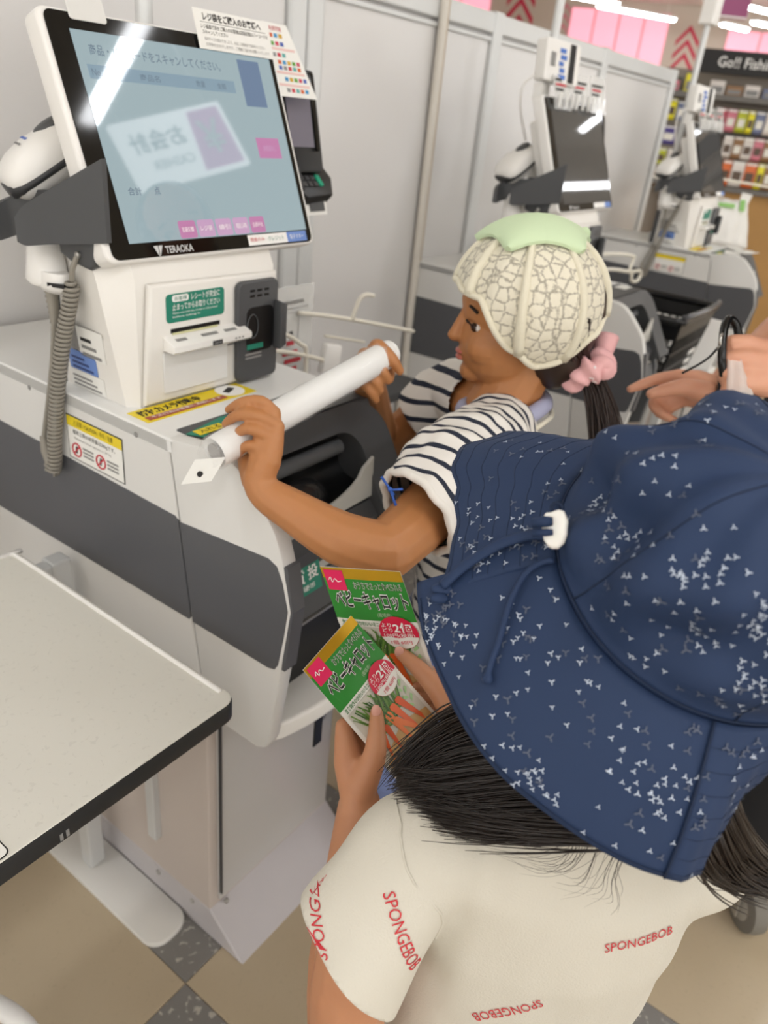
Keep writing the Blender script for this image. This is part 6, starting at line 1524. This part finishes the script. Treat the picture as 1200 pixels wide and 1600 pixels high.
# hair and scrunchie
sc = MB(); sc.ball(HA + u2 * 0.014 - f2 * 0.030, 0.076, 0.080, 0.086, f2, r2, 24)
sc.ball(HA - f2 * 0.046 - u2 * 0.038, 0.048, 0.060, 0.055, f2, r2, 18)
sc.build('scalp_hair', m_hair2, pA, smooth=1)
SCR = V((0.947, 0.335, 0.962))
for gset, n_, sd_ in (([[(0.935, 0.36, 1.00), SCR[:], (0.945, 0.315, 0.935), (0.93, 0.29, 0.89), (0.915, 0.255, 0.81)], [(0.945, 0.37, 0.995), (0.953, 0.338, 0.962), (0.962, 0.318, 0.93), (0.955, 0.29, 0.88), (0.94, 0.26, 0.80)], [(0.955, 0.375, 0.995), (0.958, 0.342, 0.962), (0.975, 0.325, 0.93), (0.975, 0.30, 0.88), (0.96, 0.27, 0.80)]], 520, 21), ([[(0.87, 0.345, 1.02), (0.89, 0.345, 0.995), (0.93, 0.345, 0.975), SCR[:]], [(0.90, 0.33, 1.04), (0.92, 0.335, 1.0), (0.94, 0.338, 0.98), SCR[:]]], 140, 22)):
    strands('hair', gset, m_hair2, pA, n_, 0.0014, 0.0075 if sd_ == 21 else 0.0045, sd_)
m_scr = mat('scrunchie_pink', '#e7b2b3', 0.7, var=0.08, nscale=30)
sax = V((0.1, -0.55, -0.80)).normalized(); su2 = sax.orthogonal().normalized(); sv2 = sax.cross(su2)
b = MB(); rings = []
for i in range(61):
    a = 2 * math.pi * i / 60; c = SCR + (su2 * math.cos(a) + sv2 * math.sin(a)) * 0.021; o_ = su2 * math.cos(a) + sv2 * math.sin(a)
    ring = []
    for j in range(14):
        q = 2 * math.pi * j / 14; w = 0.0145 + 0.0042 * math.sin(9 * a + 1.3 * math.sin(q)) + 0.003 * noise.noise(V((math.cos(a) * 3, math.sin(a) * 3, q)))
        ring.append(c + o_ * math.cos(q) * w + sax * math.sin(q) * w * (1.0 + 0.25 * math.sin(5 * a)))
    rings.append(ring)
scr_ = b.hull(rings, False).build('scrunchie', m_scr, pA, smooth=1, weld=True)
b = MB()
for tip, wdt in ((SCR + V((0.035, -0.004, 0.040)), 0.017), (SCR + V((-0.010, -0.028, 0.012)), 0.015)):
    pth = spline([SCR, SCR.lerp(tip, 0.5) + V((0.004, -0.006, 0.0)), tip], 5)
    b.tube(pth, [lerp(0.008, wdt, i / (len(pth) - 1)) for i in range(len(pth))], 12)
b.build('scrunchie_tail', m_scr, scr_, smooth=1)
bvs = bvh_of(scr_); dots = MB(); rg3 = random.Random(4)
for k in range(26):
    d_ = V((rg3.gauss(0, 1), rg3.gauss(0, 1), rg3.gauss(0, 1))).normalized(); hit = bvs.ray_cast(SCR + d_ * 0.1, -d_, 0.2)
    if hit[0] is not None: dots.ball(hit[0], 0.0022, 0.0022, 0.0009, hit[1].orthogonal(), hit[1].cross(hit[1].orthogonal()), 8)
dots.build('dots', mat('dot_white', '#f3e4e4', 0.7, var=0), scr_, smooth=1)

# ---------------------------------------------------------------- adult at the right edge
pC = thing('person', (1.30, 0.02, 0), 'adult in black at the right edge, one hand pointing, the other gripping a clear bag', 'person')
b = MB()
HC = V((1.29, 0.06, 1.50)); PC, f3, r3, u3 = head_volume(b, HC, V((-0.6, 0.75, -0.3)), V((0, 0, 1)), 1.12)
limb(b, [HC + V((0.01, -0.015, -0.06)), V((1.30, 0.03, 1.34))], [0.052, 0.056])
lC = V((-0.81, -0.59, 0)); fC = V((-0.59, 0.81, 0))
cC = V((1.30, 0.02, 0))
torso(b, [cC + V((0, 0, z)) for z in (0.78, 0.90, 1.02, 1.16, 1.26, 1.31, 1.36)], lC, fC, [0.155, 0.150, 0.125, 0.150, 0.165, 0.13, 0.06], [0.11, 0.105, 0.095, 0.105, 0.09, 0.07, 0.055])
S1, E1, W1 = cC - lC * 0.165 + V((0, 0, 1.28)), V((1.370, 0.150, 1.02)), V((1.176, 0.209, 0.916))
S2_, E2, W2 = cC + lC * 0.165 + V((0, 0, 1.28)), V((1.17, -0.055, 1.015)), V((1.075, 0.123, 0.988))
for S_, E_, W_ in ((S1, E1, W1), (S2_, E2, W2)):
    limb(b, [S_, S_.lerp(E_, 0.5), E_], [0.052, 0.047, 0.040]); limb(b, [E_, E_.lerp(W_, 0.35), W_], [0.040, 0.039, 0.027])
fingers(b, W1, [(1.158, 0.269, 0.929), (1.164, 0.266, 0.914), (1.168, 0.259, 0.902), (1.174, 0.251, 0.893)],
    [[(1.158, 0.269, 0.929), (1.150, 0.293, 0.920), (1.132, 0.311, 0.909), (1.119, 0.322, 0.902)], [(1.164, 0.266, 0.914), (1.151, 0.288, 0.894), (1.132, 0.285, 0.883), (1.126, 0.269, 0.878)],
     [(1.168, 0.259, 0.902), (1.151, 0.279, 0.885), (1.133, 0.275, 0.875), (1.130, 0.259, 0.874)], [(1.174, 0.251, 0.893), (1.153, 0.267, 0.877), (1.138, 0.263, 0.870), (1.134, 0.250, 0.871)]],
    [(1.150, 0.222, 0.917), (1.118, 0.246, 0.926), (1.097, 0.266, 0.921), (1.084, 0.281, 0.914)], 0.0175, 0.0085, [0.018, 0.0135, 0.0105, 0.008])
fingers(b, W2, [(1.044, 0.172, 1.023), (1.026, 0.166, 1.009), (1.017, 0.161, 0.995), (1.014, 0.155, 0.979)],
    [[(1.044, 0.172, 1.023), (1.030, 0.188, 1.022), (1.042, 0.195, 1.009), (1.056, 0.186, 1.003)], [(1.026, 0.166, 1.009), (1.014, 0.184, 1.004), (1.030, 0.187, 0.992), (1.040, 0.178, 0.989)],
     [(1.017, 0.161, 0.995), (1.005, 0.178, 0.989), (1.022, 0.181, 0.977), (1.032, 0.173, 0.975)], [(1.014, 0.155, 0.979), (1.004, 0.171, 0.971), (1.020, 0.173, 0.962), (1.030, 0.166, 0.961)]],
    [(1.085, 0.142, 1.002), (1.078, 0.170, 1.009), (1.070, 0.186, 1.002), (1.062, 0.190, 0.994)], 0.0190, 0.0086, [0.019, 0.014, 0.011, 0.0085])
for s in (-1, 1):
    h = cC + lC * s * 0.085 + V((0, 0, 0.80)); an = V((h.x, h.y, 0.08)); k = h.lerp(an, 0.48) + fC * 0.015
    limb(b, [h, k, k.lerp(an, 0.4) - fC * 0.012, an], [0.088, 0.058, 0.055, 0.036])
blend(b, 'body', skin_c, pC, 0.0033, 2)
face_parts(PC, f3, r3, u3, pC, 1.12)
m_blk = mat('black_cloth', '#141416', 0.85, var=0.1)
b = MB()
torso(b, [cC + V((0, 0, z)) for z in (0.80, 0.90, 1.02, 1.16, 1.26, 1.32, 1.37)], lC, fC, [0.175, 0.168, 0.142, 0.166, 0.180, 0.145, 0.075], [0.13, 0.122, 0.112, 0.12, 0.104, 0.084, 0.066])
for S_, E_ in ((S1, E1), (S2_, E2)): limb(b, [S_, S_.lerp(E_, 0.5), S_.lerp(E_, 0.85)], [0.066, 0.063, 0.060])
blend(b, 'blouse', m_blk, pC, 0.007, 5)
b = MB(); rings = []
for i in range(10):
    t = i / 9; z = 0.92 - 0.73 * t
    rings.append([cC + V((0, 0, z)) + lC * math.cos(a) * (0.170 + 0.050 * t) * (1 + 0.04 * t * math.sin(8 * a)) + fC * math.sin(a) * (0.130 + 0.07 * t) * (1 + 0.04 * t * math.sin(8 * a)) for a in [2 * math.pi * j / 60 for j in range(60)]])
sk_ = b.hull(rings, False).build('skirt', m_blk, pC, smooth=1); thicken(sk_, 0.002)
for s in (-1, 1):
    h = cC + lC * s * 0.085; b = MB(); shoe(b, h, fC, 0.22); blend(b, 'shoe', mat('shoe_black', '#1a1a1a', 0.5), pC, 0.005)
sc = MB(); sc.ball(HC + u3 * 0.022 - f3 * 0.022, 0.105, 0.092, 0.098, f3, r3, 24); sc.ball(HC - f3 * 0.07 - u3 * 0.08, 0.05, 0.075, 0.11, f3, r3, 18); sc.build('hair', m_hair, pC, smooth=1)
wd_ = (W1 - V((1.161, 0.262, 0.915))).normalized()
wb_ = tag(MB().tube(ring_on(W1 + wd_ * 0.002, wd_, 0.034, 0.034, (0, 0, 1), 48, 0.003, 12), 0.011, 8, closed=True).build('wrist_scrunchie', m_blk, None, smooth=1), 'black ruffled hair tie worn round the wrist of the pointing hand', 'hair tie')
wb_2 = MB().ball(W1 + wd_ * 0.024 + V((-0.014, -0.030, -0.030)), 0.005, seg=10).build('gold_bead', mat('gold', '#d8b24a', 0.25, 0.9, var=0), wb_, smooth=1)
cbg = thing('clear_bag', (1.01, 0.18, 0.98), 'clear plastic pouch with a black handle loop held in the right hand fist', 'bag')
cbg['label'] = 'clear plastic pouch with black handle loop and metal ring, hanging from the fist'
MB().tube(spline([(1.004, 0.180, 0.985), (1.003, 0.188, 1.006), (1.020, 0.199, 1.036), (1.037, 0.200, 1.047), (1.045, 0.190, 1.038), (1.043, 0.178, 1.012)], 6), 0.0052, 10).build('handle', mat('glossy_black_strap', '#151515', 0.2, var=0), cbg, smooth=1)
MB().tube([V((1.012, 0.196, 1.024)) + V((0.008 * math.cos(t), 0.002 * math.sin(t), 0.008 * math.sin(t))) for t in [k * math.pi / 6 for k in range(12)]], 0.002, 6, closed=True).build('ring', m_steel, cbg, smooth=1)
MB().ball((1.008, 0.194, 1.016), 0.005, seg=10).build('ring_joint', m_steel, cbg, smooth=1)
MB().tube(spline([(1.008, 0.196, 1.018), (1.003, 0.203, 1.003), (0.996, 0.212, 0.992), (0.985, 0.225, 0.98)], 4), 0.0016, 6).build('cord', m_black, cbg, smooth=1)
b = MB(); rings = []
for i in range(12):
    t = i / 11; c = V((0.996, 0.186, 1.006)).lerp(V((0.984, 0.150, 0.900)), t); w = 0.014 + 0.035 * t
    rings.append([c + V((0.59, -0.80, 0.1)) * (0.008 + w * 0.5 + w * math.cos(a) * 0.6) + V((0.6, 0.5, 0)) * math.sin(a) * (0.008 + 0.008 * t + 0.003 * math.sin(4 * a + 5 * t)) for a in [2 * math.pi * j / 24 for j in range(24)]])
b.hull(rings, False).build('film', mat('pouch_film', '#f6f6f4', 0.08, alpha=0.5, var=0, spec=0.9), cbg, smooth=1)
